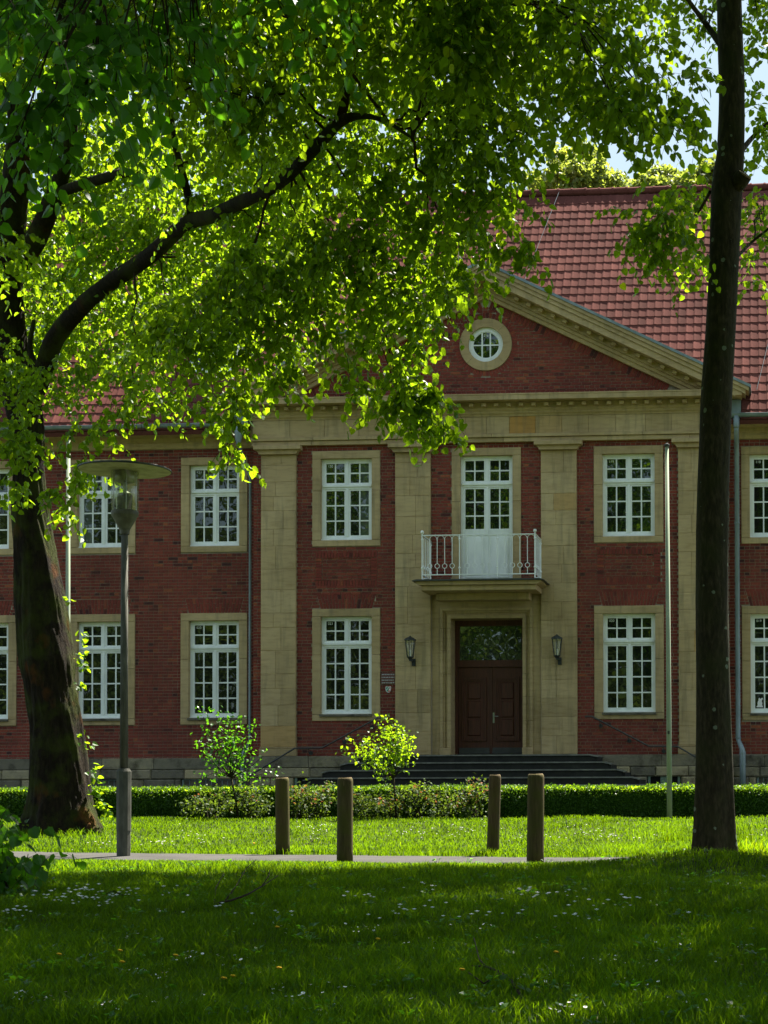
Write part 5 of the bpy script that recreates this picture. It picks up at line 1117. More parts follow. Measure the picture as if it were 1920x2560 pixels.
for gx in range(-60, 1210, 92):
    for gy in range(-80, 1000, 84):
        x = gx + rg.uniform(-30, 30); y = gy + rg.uniform(-30, 30)
        if y > low(x) - 85 or x > 1120 or (x > 1040 and y > 330): continue
        f = (low(x) - y) / 900.0; dl, Yl = near_limb(x, y)                     # higher up the mass is thicker
        Y = rg.uniform(17.2, 20.8) if f < 0.45 else rg.uniform(17.0, 23.5)
        if x < 500 and y < 800 and rg.random() < 0.4: Y = rg.uniform(20, 24)
        if dl < 130 and rg.random() < 0.97: Y = Yl + rg.uniform(0.7, 2.4)
        if x < 440 and y > 760: Y = rg.uniform(22.3, 24.5)
        thin = x > 330
        if thin and not (dl < 125): Y = sheet(y) + rg.uniform(-0.6, 0.6)
        inner.append(blob(x, y, rg.uniform(60, 95), rg.uniform(50, 80), Y, depth=0.42 if thin else None, dens=rg.uniform(1.4, 2.0)))
        if y < 330 and x > 100 and dl > 150: inner.append(blob(x + rg.uniform(-40, 40), y + rg.uniform(-40, 40), 80, 70, sheet(y) + rg.uniform(-2.5, 0.0), dens=0.8))
for gx in range(60, 640, 70):                      # the far side of the crown, before the roof
    for gy in range(330, 800, 70):
        x, y = gx + rg.uniform(-30, 30), gy + rg.uniform(-30, 30); dl, Yl = near_limb(x, y); Y = rg.uniform(22.8, 25.0)
        if dl < 130: Y = Yl + rg.uniform(0.9, 2.2)
        inner.append(blob(x, y, 55, 48, Y, depth=0.5, dens=0.9))
LIME.crown(strands, (0.070, 0.125), 30, length=(0.2, 0.5), step=0.045); LIME.crown(inner, (0.056, 0.105), 31, step=0.040)
LIME.boughs([b for k, b in enumerate(strands + inner) if k % 5 == 0], 0.02)
# young shoots along the trunk
for px, py, n in ((196, 1592, 5), (203, 1640, 7), (204, 1668, 6), (203, 1712, 5), (205, 1838, 3), (216, 1862, 4), (232, 1925, 7), (240, 1950, 5), (238, 1985, 8), (250, 2012, 9), (272, 2030, 7), (165, 1500, 3), (72, 2062, 4)):
    c = at(px, py, 26.15 if px > 100 else 25.9); g2 = np.random.default_rng(px + py); n *= 2
    Pp = np.array(c)[None] + g2.normal(0, 0.05, (n, 3)); D = np.array([0.55, -0.2, -0.2]) + 0.5 * g2.normal(size=(n, 3)); N = np.array([0.2, -0.3, 0.8]) + 0.5 * g2.normal(size=(n, 3))
    o = place('sprout', leaf_mesh('sprout', Pp, D, N, g2.uniform(0.06, 0.105, n), np.clip(g2.normal(0.6, 0.2, n), 0, 1)), M_LEAF, LIME.o); o['kind'] = 'stuff'

# ---- the slender tree
base = on_ground(1783, 2142)
SLIM = Tree('slender_tree', 'slender upright tree with lichen-spotted bark and a sawn branch stub beside the path', base, M_BARK2, M_LEAF)
YS = base.y
p, r = spx([(1783, 2160, 112), (1783, 2130, 100), (1783, 2060, 92), (1784, 1900, 88), (1782, 1700, 84), (1780, 1500, 83), (1782, 1250, 82), (1787, 1100, 80), (1792, 970, 80), (1800, 850, 77), (1808, 700, 76), (1817, 470, 80), (1826, 380, 70), (1829, 240, 66), (1825, 80, 66), (1821, -100, 62), (1812, -400, 54), (1790, -800, 40), (1785, -1200, 22)], YS)
SLIM.limb('trunk', p, r, sides=48, amp=0.03, seed=21, k=12, flute=0.4)
p, r = spx([(1834, 470, 40), (1850, 452, 44), (1862, 436, 40)], [YS - 0.05, YS - 0.15, YS - 0.2]); SLIM.limb('branch_stub', p, r, sides=14, amp=0.05, seed=22)
q = MB(); c = Vector(p[-1]); q.tube([c + Vector((-0.006, 0.004, -0.008)), c + Vector((0.004, -0.003, 0.006))], r[-1] * 0.93, 14); q.build('sawn_face', M_CUTWOOD, SLIM.o)
for lst, ys_ in (([(1800, 110, 18), (1765, 60, 15), (1735, 20, 12), (1700, -30, 9)], [YS, 20.8, 20.2, 19.6]), ([(1848, 385, 15), (1880, 345, 12), (1925, 305, 10), (1980, 280, 8)], [YS, 21.2, 20.9, 20.6]),
                 ([(1775, 480, 9), (1745, 530, 7), (1700, 570, 6), (1640, 585, 5), (1600, 600, 4)], [YS, 21.2, 20.8, 20.4, 20.1]), ([(1845, 640, 8), (1880, 605, 7), (1930, 565, 6)], [YS, 21.2, 21]), ([(1815, -150, 24), (1700, -330, 18), (1560, -430, 12), (1400, -450, 7)], [YS, 20.3, 19.2, 18.2]),
                 ([(1815, -60, 20), (1680, -120, 15), (1500, -110, 11), (1330, -60, 7), (1250, 10, 5)], [YS, 20.0, 18.6, 17.5, 16.8]), ([(1810, -260, 22), (1950, -420, 16), (2100, -520, 9)], [YS, 20.3, 19.5])):
    p, r = spx(lst, ys_); SLIM.limb('limb', p, r, sides=10, amp=0.05, seed=len(lst) + int(lst[0][0]))
bl = []
LOWB = [(880, 120), (960, 190), (1020, 230), (1100, 270), (1200, 285), (1260, 270), (1330, 250), (1370, 180), (1420, 120), (1480, 150), (1540, 180), (1590, 150), (1680, 170)]
for gx in range(880, 1700, 74):
    for gy in range(-70, 260, 62):
        x = gx + rg.uniform(-28, 28); y = gy + rg.uniform(-24, 24)
        if y > float(np.interp(x, [a for a, b in LOWB], [b for a, b in LOWB])) - 45: continue
        if x > 1400 and (rg.random() < 0.2 or y > 120): continue
        bl.append(blob(x, y, rg.uniform(48, 70), rg.uniform(40, 58), rg.uniform(14.5, 19.5) if not 1380 < x < 1720 else rg.uniform(22.6, 24.5), dens=rg.uniform(1.2, 1.7) if x < 1380 else 0.8))
bl += [blob(1220, 250, 50, 40, 15.5), blob(1300, 255, 40, 36, 15.2), blob(1365, 240, 34, 36, 15), blob(1385, 285, 16, 22, 14.8, 6, 0.2), blob(1310, 290, 22, 20, 15, 6, 0.2), blob(1440, 240, 30, 40, 16.5, 9, 0.3), blob(1465, 275, 20, 26, 15.5, 6, 0.2), blob(1495, 295, 18, 16, 15.5, 5, 0.2), blob(1520, 285, 12, 18, 15.5, 3, 0.2), blob(1490, 190, 30, 36, 17, 8, 0.3), blob(1410, 150, 36, 50, 17, 16, 0.3),
       blob(1440, 525, 72, 60, 20.2, 40, 0.5), blob(1380, 510, 36, 40, 20, 14, 0.3), blob(1490, 575, 30, 30, 22.2, 12, 0.3), blob(1440, 455, 56, 36, 20.3, 22, 0.4), blob(1495, 440, 36, 40, 22.4, 18, 0.4), blob(1420, 580, 20, 26, 20, 6, 0.2),
       blob(1640, 545, 22, 60, 22.6, 16, 0.3), blob(1648, 470, 22, 40, 22.6, 12, 0.3), blob(1645, 350, 18, 50, 22.6, 10, 0.3), blob(1640, 230, 20, 50, 22.6, 10, 0.3), blob(1645, 120, 22, 50, 22.6, 12, 0.3), blob(1640, 30, 30, 50, 22.8, 18, 0.3), blob(1630, 620, 18, 16, 22.4, 5, 0.2), blob(1655, 300, 14, 30, 20.4, 6, 0.2)]
SLIM.crown(bl, (0.066, 0.112), 41, length=(0.25, 0.6), step=0.05); SLIM.boughs([b for k, b in enumerate(bl) if k % 4 == 0], 0.014, 4)
# ---- near lime whose boughs hang in at the top; its trunk stands outside the frame
base = Vector((8.5, 10.9, float(ground_z(8.5, 10.9))))
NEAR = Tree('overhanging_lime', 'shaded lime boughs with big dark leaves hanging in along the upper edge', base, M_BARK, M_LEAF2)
NEAR.limb('trunk', [(8.5, 10.9, -0.1), (8.5, 10.9, 0.8), (8.45, 10.9, 2.6), (8.5, 11.0, 4.4), (8.6, 11.1, 6.6), (8.7, 11.3, 9.0), (8.7, 11.5, 12.5)], [0.44, 0.36, 0.31, 0.29, 0.25, 0.19, 0.06], sides=24, amp=0.08, seed=30, flute=0.3)
NEAR.limb('limb', [(8.5, 11.0, 5.2), (7.4, 11.0, 7.2), (5.8, 10.9, 8.3), (4.2, 10.8, 8.2), (2.8, 10.7, 7.6)], [0.15, 0.12, 0.09, 0.06, 0.02], sides=14, amp=0.07, seed=31)
nb = [blob(40, 60, 110, 90, 10.4, dens=0.9), blob(170, 40, 110, 80, 10.8, dens=0.9), blob(120, 160, 100, 70, 10.2, dens=0.8), blob(250, 150, 90, 70, 10.6, dens=0.7), blob(40, 260, 70, 60, 10.5, dens=0.7), blob(310, 40, 90, 70, 11, dens=0.7), blob(30, 350, 40, 40, 10.8, 6, 0.3), blob(160, 270, 50, 40, 10.6, 7, 0.3), blob(430, 20, 80, 50, 11.2, dens=0.6), blob(360, 150, 50, 50, 11, 8, 0.3), blob(560, -10, 80, 40, 11.6, dens=0.6), blob(700, -20, 80, 36, 12.0, dens=0.5), blob(420, 120, 40, 30, 11.4, 5, 0.3)]
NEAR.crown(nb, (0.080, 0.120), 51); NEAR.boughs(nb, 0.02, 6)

# ---- the tops of the three trees, unseen above the frame, shaped to shade the lawn
gx0, gx1, gy0, gy1 = -8, 9, 5, 20; nx, ny = (gx1 - gx0) * 2, (gy1 - gy0) * 2; OD = np.zeros((nx, ny)); sx, sy = TO_SUN[0] / TO_SUN[2], TO_SUN[1] / TO_SUN[2]
for Pp, S in SHADE:
    h, _, _ = np.histogram2d(Pp[:, 0] - sx * Pp[:, 2], Pp[:, 1] - sy * Pp[:, 2], bins=[np.linspace(gx0, gx1, nx + 1), np.linspace(gy0, gy1, ny + 1)], weights=S * S * 0.31 / 0.25); OD += h
ODL = np.zeros((nx, ny))
for Pp, S in SHADE[:2]:
    h, _, _ = np.histogram2d(Pp[:, 0] - sx * Pp[:, 2], Pp[:, 1] - sy * Pp[:, 2], bins=[np.linspace(gx0, gx1, nx + 1), np.linspace(gy0, gy1, ny + 1)], weights=S * S * 0.31 / 0.25); ODL += h
tops = {0: [], 1: [], 2: []}
for i in range(nx):
    for j in range(ny):
        x, y = gx0 + (i + 0.5) * 0.5, gy0 + (j + 0.5) * 0.5; lim = 17.5 + 0.22 * min(max(x, -2), 6.5)
        if x < -3.2 and not (9.5 < y < 15.5): continue
        hole = vnoise(x * 0.9 + 31, y * 0.75 + 4) > 0.80 or (5.2 < x < 7.2 and 6.6 < y < 7.7)
        tgt = (1.6 if hole else 6.0) * min(1, max(0, (lim - y) / 0.8)); d = max(0.0, tgt - OD[i, j])
        if -8 < x < -1 and 9.5 < y < 15.5: d += 1.0
        if x > -2.6 and y > 11.0 and ODL[i, j] > 1.3: d = 0
        if d <= 0.1: continue
        zm = (2.1 + 0.487 * y) / 0.696
        for _ in range(2):
            z = zm + rg.uniform(0.3, 3.6); c = (x + sx * z, y + sy * z, z); w = 0 if y < 10.5 and x > 0 else 1 if x > 1.5 else 2
            tops[w].append((c, 0.42, 0.42, 0.35, max(1, int(d * 25 * 0.25 / 2 + rg.random()))))
for w, tr in ((0, NEAR), (1, SLIM), (2, LIME)):
    g2 = np.random.default_rng(60 + w); Pp, D, N, S, T, cv = twig_leaves(tops[w], (0.12, 0.19), g2, step=0.09); o = place('crown', leaf_mesh('crown', Pp, D, N, S, T, True), tr.leaf, tr.o); o['kind'] = 'stuff'

g2 = np.random.default_rng(66); bk = []  # unseen foliage added overhead and behind the viewpoint to block sky light
for _ in range(330):
    x, y = g2.uniform(0.5, 14), g2.uniform(-6, 12.5); z = g2.uniform(8.6, 13.5)
    if z < 2.6 + 0.487 * max(y, 0) or y - 0.625 * z > 4.6 or math.hypot((x - 7.5) / 7, (y - 4) / 9) > 1: continue
    bk.append(((x, y, z), 0.9, 0.9, 0.6, 16))
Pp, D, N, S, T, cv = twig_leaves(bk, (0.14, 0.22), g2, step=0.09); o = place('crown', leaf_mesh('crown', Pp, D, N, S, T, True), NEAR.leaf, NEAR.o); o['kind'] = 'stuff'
# ---- trees beyond the roof, and the wood behind the camera that the panes mirror
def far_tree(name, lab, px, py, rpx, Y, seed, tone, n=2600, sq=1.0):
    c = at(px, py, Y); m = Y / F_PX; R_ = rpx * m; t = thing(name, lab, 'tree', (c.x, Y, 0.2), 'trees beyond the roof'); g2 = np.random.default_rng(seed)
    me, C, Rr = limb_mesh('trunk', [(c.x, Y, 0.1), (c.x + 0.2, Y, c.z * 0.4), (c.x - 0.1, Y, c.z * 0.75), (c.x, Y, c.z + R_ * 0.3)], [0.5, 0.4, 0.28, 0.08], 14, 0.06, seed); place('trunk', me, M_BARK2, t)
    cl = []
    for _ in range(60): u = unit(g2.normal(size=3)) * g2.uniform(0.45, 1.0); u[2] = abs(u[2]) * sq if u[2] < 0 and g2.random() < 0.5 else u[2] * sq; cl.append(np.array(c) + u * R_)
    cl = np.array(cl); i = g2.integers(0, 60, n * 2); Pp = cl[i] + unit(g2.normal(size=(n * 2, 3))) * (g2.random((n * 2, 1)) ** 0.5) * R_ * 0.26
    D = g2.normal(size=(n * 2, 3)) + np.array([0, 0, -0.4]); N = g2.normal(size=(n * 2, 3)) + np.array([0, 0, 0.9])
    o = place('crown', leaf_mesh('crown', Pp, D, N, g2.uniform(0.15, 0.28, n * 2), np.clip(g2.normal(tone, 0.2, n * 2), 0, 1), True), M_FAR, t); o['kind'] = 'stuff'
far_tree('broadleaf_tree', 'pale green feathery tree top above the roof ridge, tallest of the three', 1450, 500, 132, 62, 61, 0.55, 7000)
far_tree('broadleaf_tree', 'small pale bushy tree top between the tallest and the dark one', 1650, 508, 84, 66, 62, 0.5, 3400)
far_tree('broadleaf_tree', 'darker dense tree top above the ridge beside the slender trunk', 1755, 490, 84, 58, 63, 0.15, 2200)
g2 = np.random.default_rng(71); cl = []
for k in range(90):
    x, y, h = g2.uniform(-66, 40), (g2.uniform(-46, -16) if k < 46 else g2.uniform(-62, -46)), (g2.uniform(17, 28) if k < 46 else g2.uniform(26, 33))
    for _ in range(16): u = unit(g2.normal(size=3)) * g2.uniform(0.3, 1); cl.append(np.array([x, y, h * 0.62]) + u * np.array([3.6, 3.4, h * 0.38]))
for k in range(1700): cl.append(np.array([g2.uniform(-66, 40), g2.uniform(-52, -20), g2.uniform(4, 18)]))
for k in range(800): cl.append(np.array([g2.uniform(-62, 40), g2.uniform(-40, -14), g2.uniform(0.6, 6.5)]))
cl = np.array(cl); n = 170000; i = g2.integers(0, len(cl), n); Pp = cl[i] + g2.normal(0, 0.75, (n, 3)); Pp[:, 2] = np.maximum(Pp[:, 2], 0.6)
o = place('woodland', leaf_mesh('woodland', Pp, g2.normal(size=(n, 3)) + np.array([0, 0, -0.4]), g2.normal(size=(n, 3)) + np.array([0, 0, 0.8]), g2.uniform(0.35, 0.7, n), np.clip(g2.normal(0.4, 0.22, n), 0, 1), True), M_WOOD); o['kind'] = 'stuff'

# ================================================================== HEDGE, ROSES, SHRUB
HB = thing('box_hedge', 'long low clipped box hedge, dark in front and sunlit on top, before the steps', 'hedge', (0, 32, 0.2))
q = MB(); q.box(-17.5, 9.5, 31.71, 32.39, 0.12, 0.80); q.build('hedge_core', pbr('hedge_core', lambda t: ((0.026, 0.055, 0.008), None), 1.0, 0.05), HB)
n = 52000; g2 = np.random.default_rng(81); x = g2.uniform(-17.6, 9.6, n); f = g2.random(n); y = np.where(f < 0.52, 31.67 + 0.0 * x, np.where(f < 0.95, g2.uniform(31.65, 32.45, n), 32.43)); z = np.where((f >= 0.52) & (f < 0.95), 0.835, g2.uniform(0.16, 0.84, n))
wob = (vnoise(x * 2.1, z * 2.5 + y) - 0.5) * 0.07; nrm = np.stack([0 * x, np.where(f < 0.52, -1.0, np.where(f < 0.95, 0, 1.0)), np.where((f >= 0.52) & (f < 0.95), 1.0, 0.15)], -1)
Pp = np.stack([x, y, z], -1) + nrm * (wob + g2.normal(0, 0.018, n))[:, None]; Pp[:, 2] += (f >= 0.52) * (f < 0.95) * (g2.random(n) < 0.03) * g2.uniform(0, 0.06, n)
D = g2.normal(size=(n, 3)) + nrm * 0.6 + np.array([0, 0, 0.5]); N = nrm + 0.9 * g2.normal(size=(n, 3))
o = place('foliage', leaf_mesh('foliage', Pp, D, N, g2.uniform(0.035, 0.065, n), np.clip(g2.normal(0.45, 0.2, n), 0, 1), True), M_HEDGE, HB); o['kind'] = 'stuff'

n = 26000; x = g2.uniform(-17.6, 9.6, n); y = g2.uniform(31.63, 32.45, n); Pp = np.stack([x, y, 0.785 + 0.06 * g2.random(n) ** 1.5 + (vnoise(x * 2.1, y) - 0.5) * 0.03], -1)  # fresh shoots in a brighter leaf colour that imitates the sunlit hedge top
o = place('sunlit_shoots', leaf_mesh('sunlit_shoots', Pp, g2.normal(size=(n, 3)) + np.array([0, 0, 0.6]), g2.normal(size=(n, 3)) + np.array([0, -0.3, 0.5]), g2.uniform(0.04, 0.075, n), np.clip(g2.normal(0.55, 0.2, n), 0, 1), True), M_LEAF, HB); o['kind'] = 'stuff'

ROSES = [(525, 2012, 74, 34, 'grey-green spreading bush under the first standard rose, its top unlit', 0.15), (630, 2000, 48, 42, 'dark green rose bush between the first standard rose and the first bollard', 0.25), (745, 1998, 34, 44, 'bronze-tipped rose bush just past the first bollard', 0.9), (800, 2006, 44, 40, 'green rose bush with yellow tips between the first two bollards', 0.55), (905, 2012, 46, 34, 'low dull rose bush just past the split bollard', 0.35),
         (985, 2012, 50, 34, 'bronze and green rose bush under the second standard rose', 0.8), (1040, 1988, 40, 36, 'fresh light green bush beside the second standard rose stem', 0.6), (1110, 2004, 54, 42, 'glossy rose bush with yellow tips midway along the bed', 0.6), (1190, 1998, 50, 46, 'large bronze-tipped rose bush next to the leaning bollard', 0.85)]
for px, py, rx, rz, lab, red in ROSES:
    c = at(px, py, 31.05); m = 31.05 / F_PX; gz = float(ground_z(c.x, 31.05)); t = thing('rose_bush', lab, 'shrub', (c.x, 31.05, gz), 'rose bushes in the bed before the hedge'); g2 = np.random.default_rng(px)
    q = MB()
    for k in range(9): a = g2.uniform(0, 2 * math.pi); e = (c.x + math.cos(a) * rx * m * 0.8 , 31.05 + math.sin(a) * 0.3, c.z + g2.uniform(0.0, rz * m * 0.9)); q.tube([(c.x + g2.normal(0, 0.08), 31.05, gz - 0.02), ((c.x * 0.6 + e[0] * 0.4) , 31.05 + math.sin(a) * 0.15, gz + 0.3), e], [0.008, 0.007, 0.004], 5)
    o = q.build('stem', M_TWIG, t); o['kind'] = 'stuff'
    n = 560; ncl = 42; cc = unit(g2.normal(size=(ncl, 3))) * (g2.random((ncl, 1)) ** 0.5) * np.array([rx * m * 1.05, 0.40, rz * m * 1.15]) + np.array(c); i = g2.integers(0, ncl, n); Pp = cc[i] + g2.normal(0, 0.065, (n, 3)); Pp[:, 2] = np.maximum(Pp[:, 2], gz + 0.03)
    hgt = (Pp[:, 2] - c.z) / (rz * m); T = np.clip(g2.normal(0.42, 0.17, n) + np.where((g2.random(n) < red * 0.30) & (hgt > -0.3), 0.5, 0), 0, 1)
    o = place('foliage', leaf_mesh('foliage', Pp, g2.normal(size=(n, 3)) + np.array([0, -0.2, -0.2]), g2.normal(size=(n, 3)) * 0.7 + np.array([0, -0.2, 0.9]), g2.uniform(0.055, 0.095, n), T, True), M_ROSE, t); o['kind'] = 'stuff'
def standard_rose(base_px, fork, tips, lab, seed, n_leaf, Y=30.9):
    b = at(base_px[0], base_px[1], Y); f = at(fork[0], fork[1], Y); gz = float(ground_z(b.x, Y)); t = thing('standard_rose', lab, 'rose tree', (b.x, Y, gz), 'standard roses in the bed'); g2 = np.random.default_rng(seed)
    q = MB(); q.tube([(b.x, Y, gz - 0.02), (b.x * 0.5 + f.x * 0.5 + 0.01, Y, (gz + f.z) / 2), tuple(f)], [0.021, 0.018, 0.020], 8); q.build('stem', M_BARK2, t, True)
    P_all = []; T_all = []
    for (px, py, w) in tips:
        yy = Y + g2.uniform(-0.25, 0.25); e = at(px, py, yy); mid = (f * 0.5 + e * 0.5) + Vector((0, 0, -0.04 if py < fork[1] else 0.12)); mid.x = f.x * 0.45 + e.x * 0.55
        q = MB(); q.tube([tuple(f), tuple(mid), tuple(e)], [0.011, 0.008, 0.003], 5); q.build('shoot', M_BARK2, t)
        k = int((0.8 if seed == 91 else 1.15) * n_leaf * w); s_ = g2.uniform(0.52, 1.10, k)[:, None]; pt = np.where(s_ < 0.5, np.array(f)[None] * (1 - 2 * s_) + np.array(mid)[None] * 2 * s_, np.array(mid)[None] * (2 - 2 * s_) + np.array(e)[None] * (2 * s_ - 1)); P_all.append(pt + g2.normal(0, 0.085, (k, 3))); T_all.append(np.clip(g2.normal(0.5, 0.16, k) , 0, 0.86))
    Pp = np.concatenate(P_all); T = np.concatenate(T_all); n = len(Pp)
    o = place('foliage', leaf_mesh('foliage', Pp, g2.normal(size=(n, 3)) + np.array([0, 0, -0.3]), 0.8 * g2.normal(size=(n, 3)) + np.array([0, 0, 0.8]), g2.uniform(0.065, 0.105, n), T, True), M_LEAF2 if seed == 91 else M_LEAF, t); o['kind'] = 'stuff'  # first rose takes the darker leaf colour to look less lit
standard_rose((597, 2048), (578, 1944), [(508, 1792, 1), (540, 1785, 1), (570, 1795, 1), (596, 1800, 1.2), (560, 1830, 1), (600, 1850, 1), (632, 1826, 0.9), (612, 1880, 0.8), (492, 1853, 0.7), (520, 1860, 0.9), (508, 1945, 0.5), (530, 1900, 0.8), (655, 1892, 0.35), (688, 1925, 0.4), (625, 1945, 0.6), (600, 1925, 0.6), (575, 1870, 1)], 'airy standard rose with drooping lower shoots below the ground-floor window', 91, 62)
standard_rose((990, 2046), (984, 1946), [(872, 1874, 0.8), (896, 1857, 1), (925, 1842, 1), (930, 1880, 0.8), (955, 1802, 1), (985, 1812, 1), (968, 1840, 1), (1004, 1832, 1), (1028, 1853, 0.9), (1020, 1884, 0.8), (995, 1870, 0.9), (952, 1925, 0.5), (960, 1880, 0.8), (940, 1915, 0.4)], 'compact standard rose with a leaning fan of shoots before the dark steps', 92, 66)

c = at(10, 2232, 14.6); SH_ = thing('lime_shrub', 'leafy lime sapling with big leaves at the shaded edge beside the old trunk', 'shrub', (c.x, 14.6, float(ground_z(c.x, 14.6))))
g2 = np.random.default_rng(95); sb = [(at(a, b, y), 0.30, 0.3, 0.24, k) for a, b, y, k in ((-50, 2080, 14.8, 14), (-15, 2090, 14.6, 8), (10, 2140, 14.4, 8), (-35, 2150, 14.5, 16), (0, 2205, 14.5, 12), (35, 2170, 14.3, 5), (-60, 2210, 14.6, 16), (-50, 2010, 14.8, 6))]
sb = [(tuple(a), b, c_, d, e) for a, b, c_, d, e in sb] + [(tuple(at(125, 2165, 14.2)), 0.12, 0.1, 0.05, 3)]
Pp, D, N, S, T, cv = twig_leaves(sb, (0.085, 0.135), g2, (0.2, 0.45)); o = place('foliage', leaf_mesh('foliage', Pp, D, N, S, T), M_LEAF2, SH_); o['kind'] = 'stuff'
o = place('twig', twig_mesh('twig', cv), M_TWIG, SH_); o['kind'] = 'stuff'
for k in range(6): a = sb[k][0]; q = MB(); q.tube([(c.x + g2.normal(0, 0.06), 14.6, -0.03), (c.x * 0.5 + a[0] * 0.5, 14.6, a[2] * 0.5), a], [0.014, 0.010, 0.005], 6); q.build('stem', M_TWIG, SH_)

# ================================================================== LAWN
def lawn():
    g2 = np.random.default_rng(101); out = []
    bands = [(6.2, 9, 2300), (9, 12, 1900), (12, 15, 1500), (15, 18.5, 1250), (18.5, 22.8, 1050), (22.8, 27, 620), (27, 31.25, 520)]
    for y0, y1, dens in bands:
        n = int(dens * (y1 - y0) * (0.53 * (y0 + y1) / 2 + 2.0)); y = g2.uniform(y0, y1, n); x = g2.uniform(-0.04, 1.0, n) * (0.53 * y + 1.6) + (6.91 - 0.53 * y - 0.6); out.append(np.stack([x, y], -1))
    XY = np.concatenate(out); x, y = XY[:, 0], XY[:, 1]; dp = np.abs(y - path_y(x)); keep = dp > 0.86 + 0.30 * (vnoise(x * 2.3, y * 2.3) - 0.5); keep &= ~((dp < 1.05) & (g2.random(len(x)) < 0.3))
    keep &= ~((np.hypot(x - 6.2, y - YS) < 0.30) | (np.hypot(x + 5.2, y - 26.3) < 0.5)); x, y, dp = x[keep], y[keep], dp[keep]; n = len(x); z = ground_z(x, y) - 0.005
    clump = vnoise(x * 1.6, y * 1.6) * 0.6 + vnoise(x * 5.1 + 9, y * 5.1) * 0.4
    h = np.where(y < 22, 0.032 + 0.125 * clump ** 1.5, 0.032 + 0.050 * clump) * g2.uniform(0.6, 1.3, n)
    tuft = np.exp(-(((x - 5.1) / 0.9) ** 2 + ((y - 22.8) / 0.9) ** 2)) + 0.8 * np.exp(-(((x - 6.9) / 0.5) ** 2 + ((y - 22) / 0.9) ** 2)) + 0.6 * np.exp(-(((x + 0.4) / 1.3) ** 2 + ((y - 23) / 0.7) ** 2)) + 0.6 * np.exp(-(((x - 2.2) / 1.0) ** 2 + ((y - 22.4) / 0.6) ** 2)) + 1.2 * np.exp(-(((x + 4.9) / 1.1) ** 2 + ((y - 25.5) / 0.35) ** 2)) + 0.9 * np.exp(-(((x - 6.2) / 0.6) ** 2 + ((y - 20.9) / 0.3) ** 2)) + 0.5 * np.exp(-(((x + 4.2) / 1.4) ** 2 + ((y - 24.6) / 0.6) ** 2))
    h *= 1 + 1.3 * tuft * g2.random(n); nearp = np.clip((path_y(x) - 0.9 - y) / 1.6, 0, 1); h = np.where((y < path_y(x)) & (x < 5.4), np.minimum(h, 0.03 + 0.10 * nearp * g2.uniform(0.5, 1.3, n)), h)
    w = (0.0028 + 0.00013 * y) * g2.uniform(0.7, 1.3, n); a = g2.uniform(0, 2 * np.pi, n); lean = g2.uniform(0.15, 0.95, n) * h; b = g2.uniform(0, 2 * np.pi, n)
    dx, dy = np.cos(a), np.sin(a); lx, ly = np.cos(b) * lean, np.sin(b) * lean; V = np.zeros((n, 5, 3))
    V[:, 0] = np.stack([x - dx * w, y - dy * w, z], -1); V[:, 1] = np.stack([x + dx * w, y + dy * w, z], -1)
    V[:, 2] = np.stack([x + lx * 0.35 + dx * w * 0.75, y + ly * 0.35 + dy * w * 0.75, z + h * 0.62], -1); V[:, 3] = np.stack([x + lx * 0.35 - dx * w * 0.75, y + ly * 0.35 - dy * w * 0.75, z + h * 0.62], -1); V[:, 4] = np.stack([x + lx, y + ly, z + h], -1)
    L = (np.array([0, 1, 2, 3, 3, 2, 4])[None] + (np.arange(n) * 5)[:, None]).ravel(); T = np.clip(0.30 + 0.42 * (vnoise(x * 0.8 + 5, y * 0.8) - 0.5) + 0.35 * clump * 0.6 + g2.normal(0, 0.15, n) + (g2.random(n) < 0.02) * 0.5, 0, 1)
    dry = np.exp(-(((x - 7.0) / 0.8) ** 2 + ((y - 20.8) / 0.5) ** 2)); T = np.clip(T + dry * g2.random(n), 0, 1)
    o = place('lawn_grass', np_mesh('lawn_grass', V.reshape(-1, 3), L, np.tile([4, 3], n), np.repeat(T, 2)), M_GRASS); o['kind'] = 'stuff'
    return n
NG = lawn()
g2 = np.random.default_rng(131); n = 420; cy = 6.5 + 13 * g2.random(n) ** 1.2; cx = 6.91 - 0.5 * cy + (0.5 * cy + 0.6) * g2.random(n); k = 9; i = np.repeat(np.arange(n), k)      # plantain, clover and dock leaves in the turf
a = g2.uniform(0, 6.28, n * k); rr = g2.uniform(0.005, 0.05, n * k); X = cx[i] + np.cos(a) * rr; Y = cy[i] + np.sin(a) * rr; sz = g2.uniform(0.02, 0.06, n)[i] * g2.uniform(0.6, 1.2, n * k)
o = place('lawn_weeds', leaf_mesh('lawn_weeds', np.stack([X, Y, ground_z(X, Y) + g2.uniform(0.03, 0.075, n * k)], -1), np.stack([np.cos(a), np.sin(a), g2.uniform(-0.2, 0.7, n * k)], -1), np.stack([0.4 * g2.normal(size=n * k), 0.4 * g2.normal(size=n * k), np.ones(n * k)], -1), sz, np.clip(g2.normal(0.5, 0.25, n * k), 0, 1), True), M_LEAF2); o['kind'] = 'stuff'
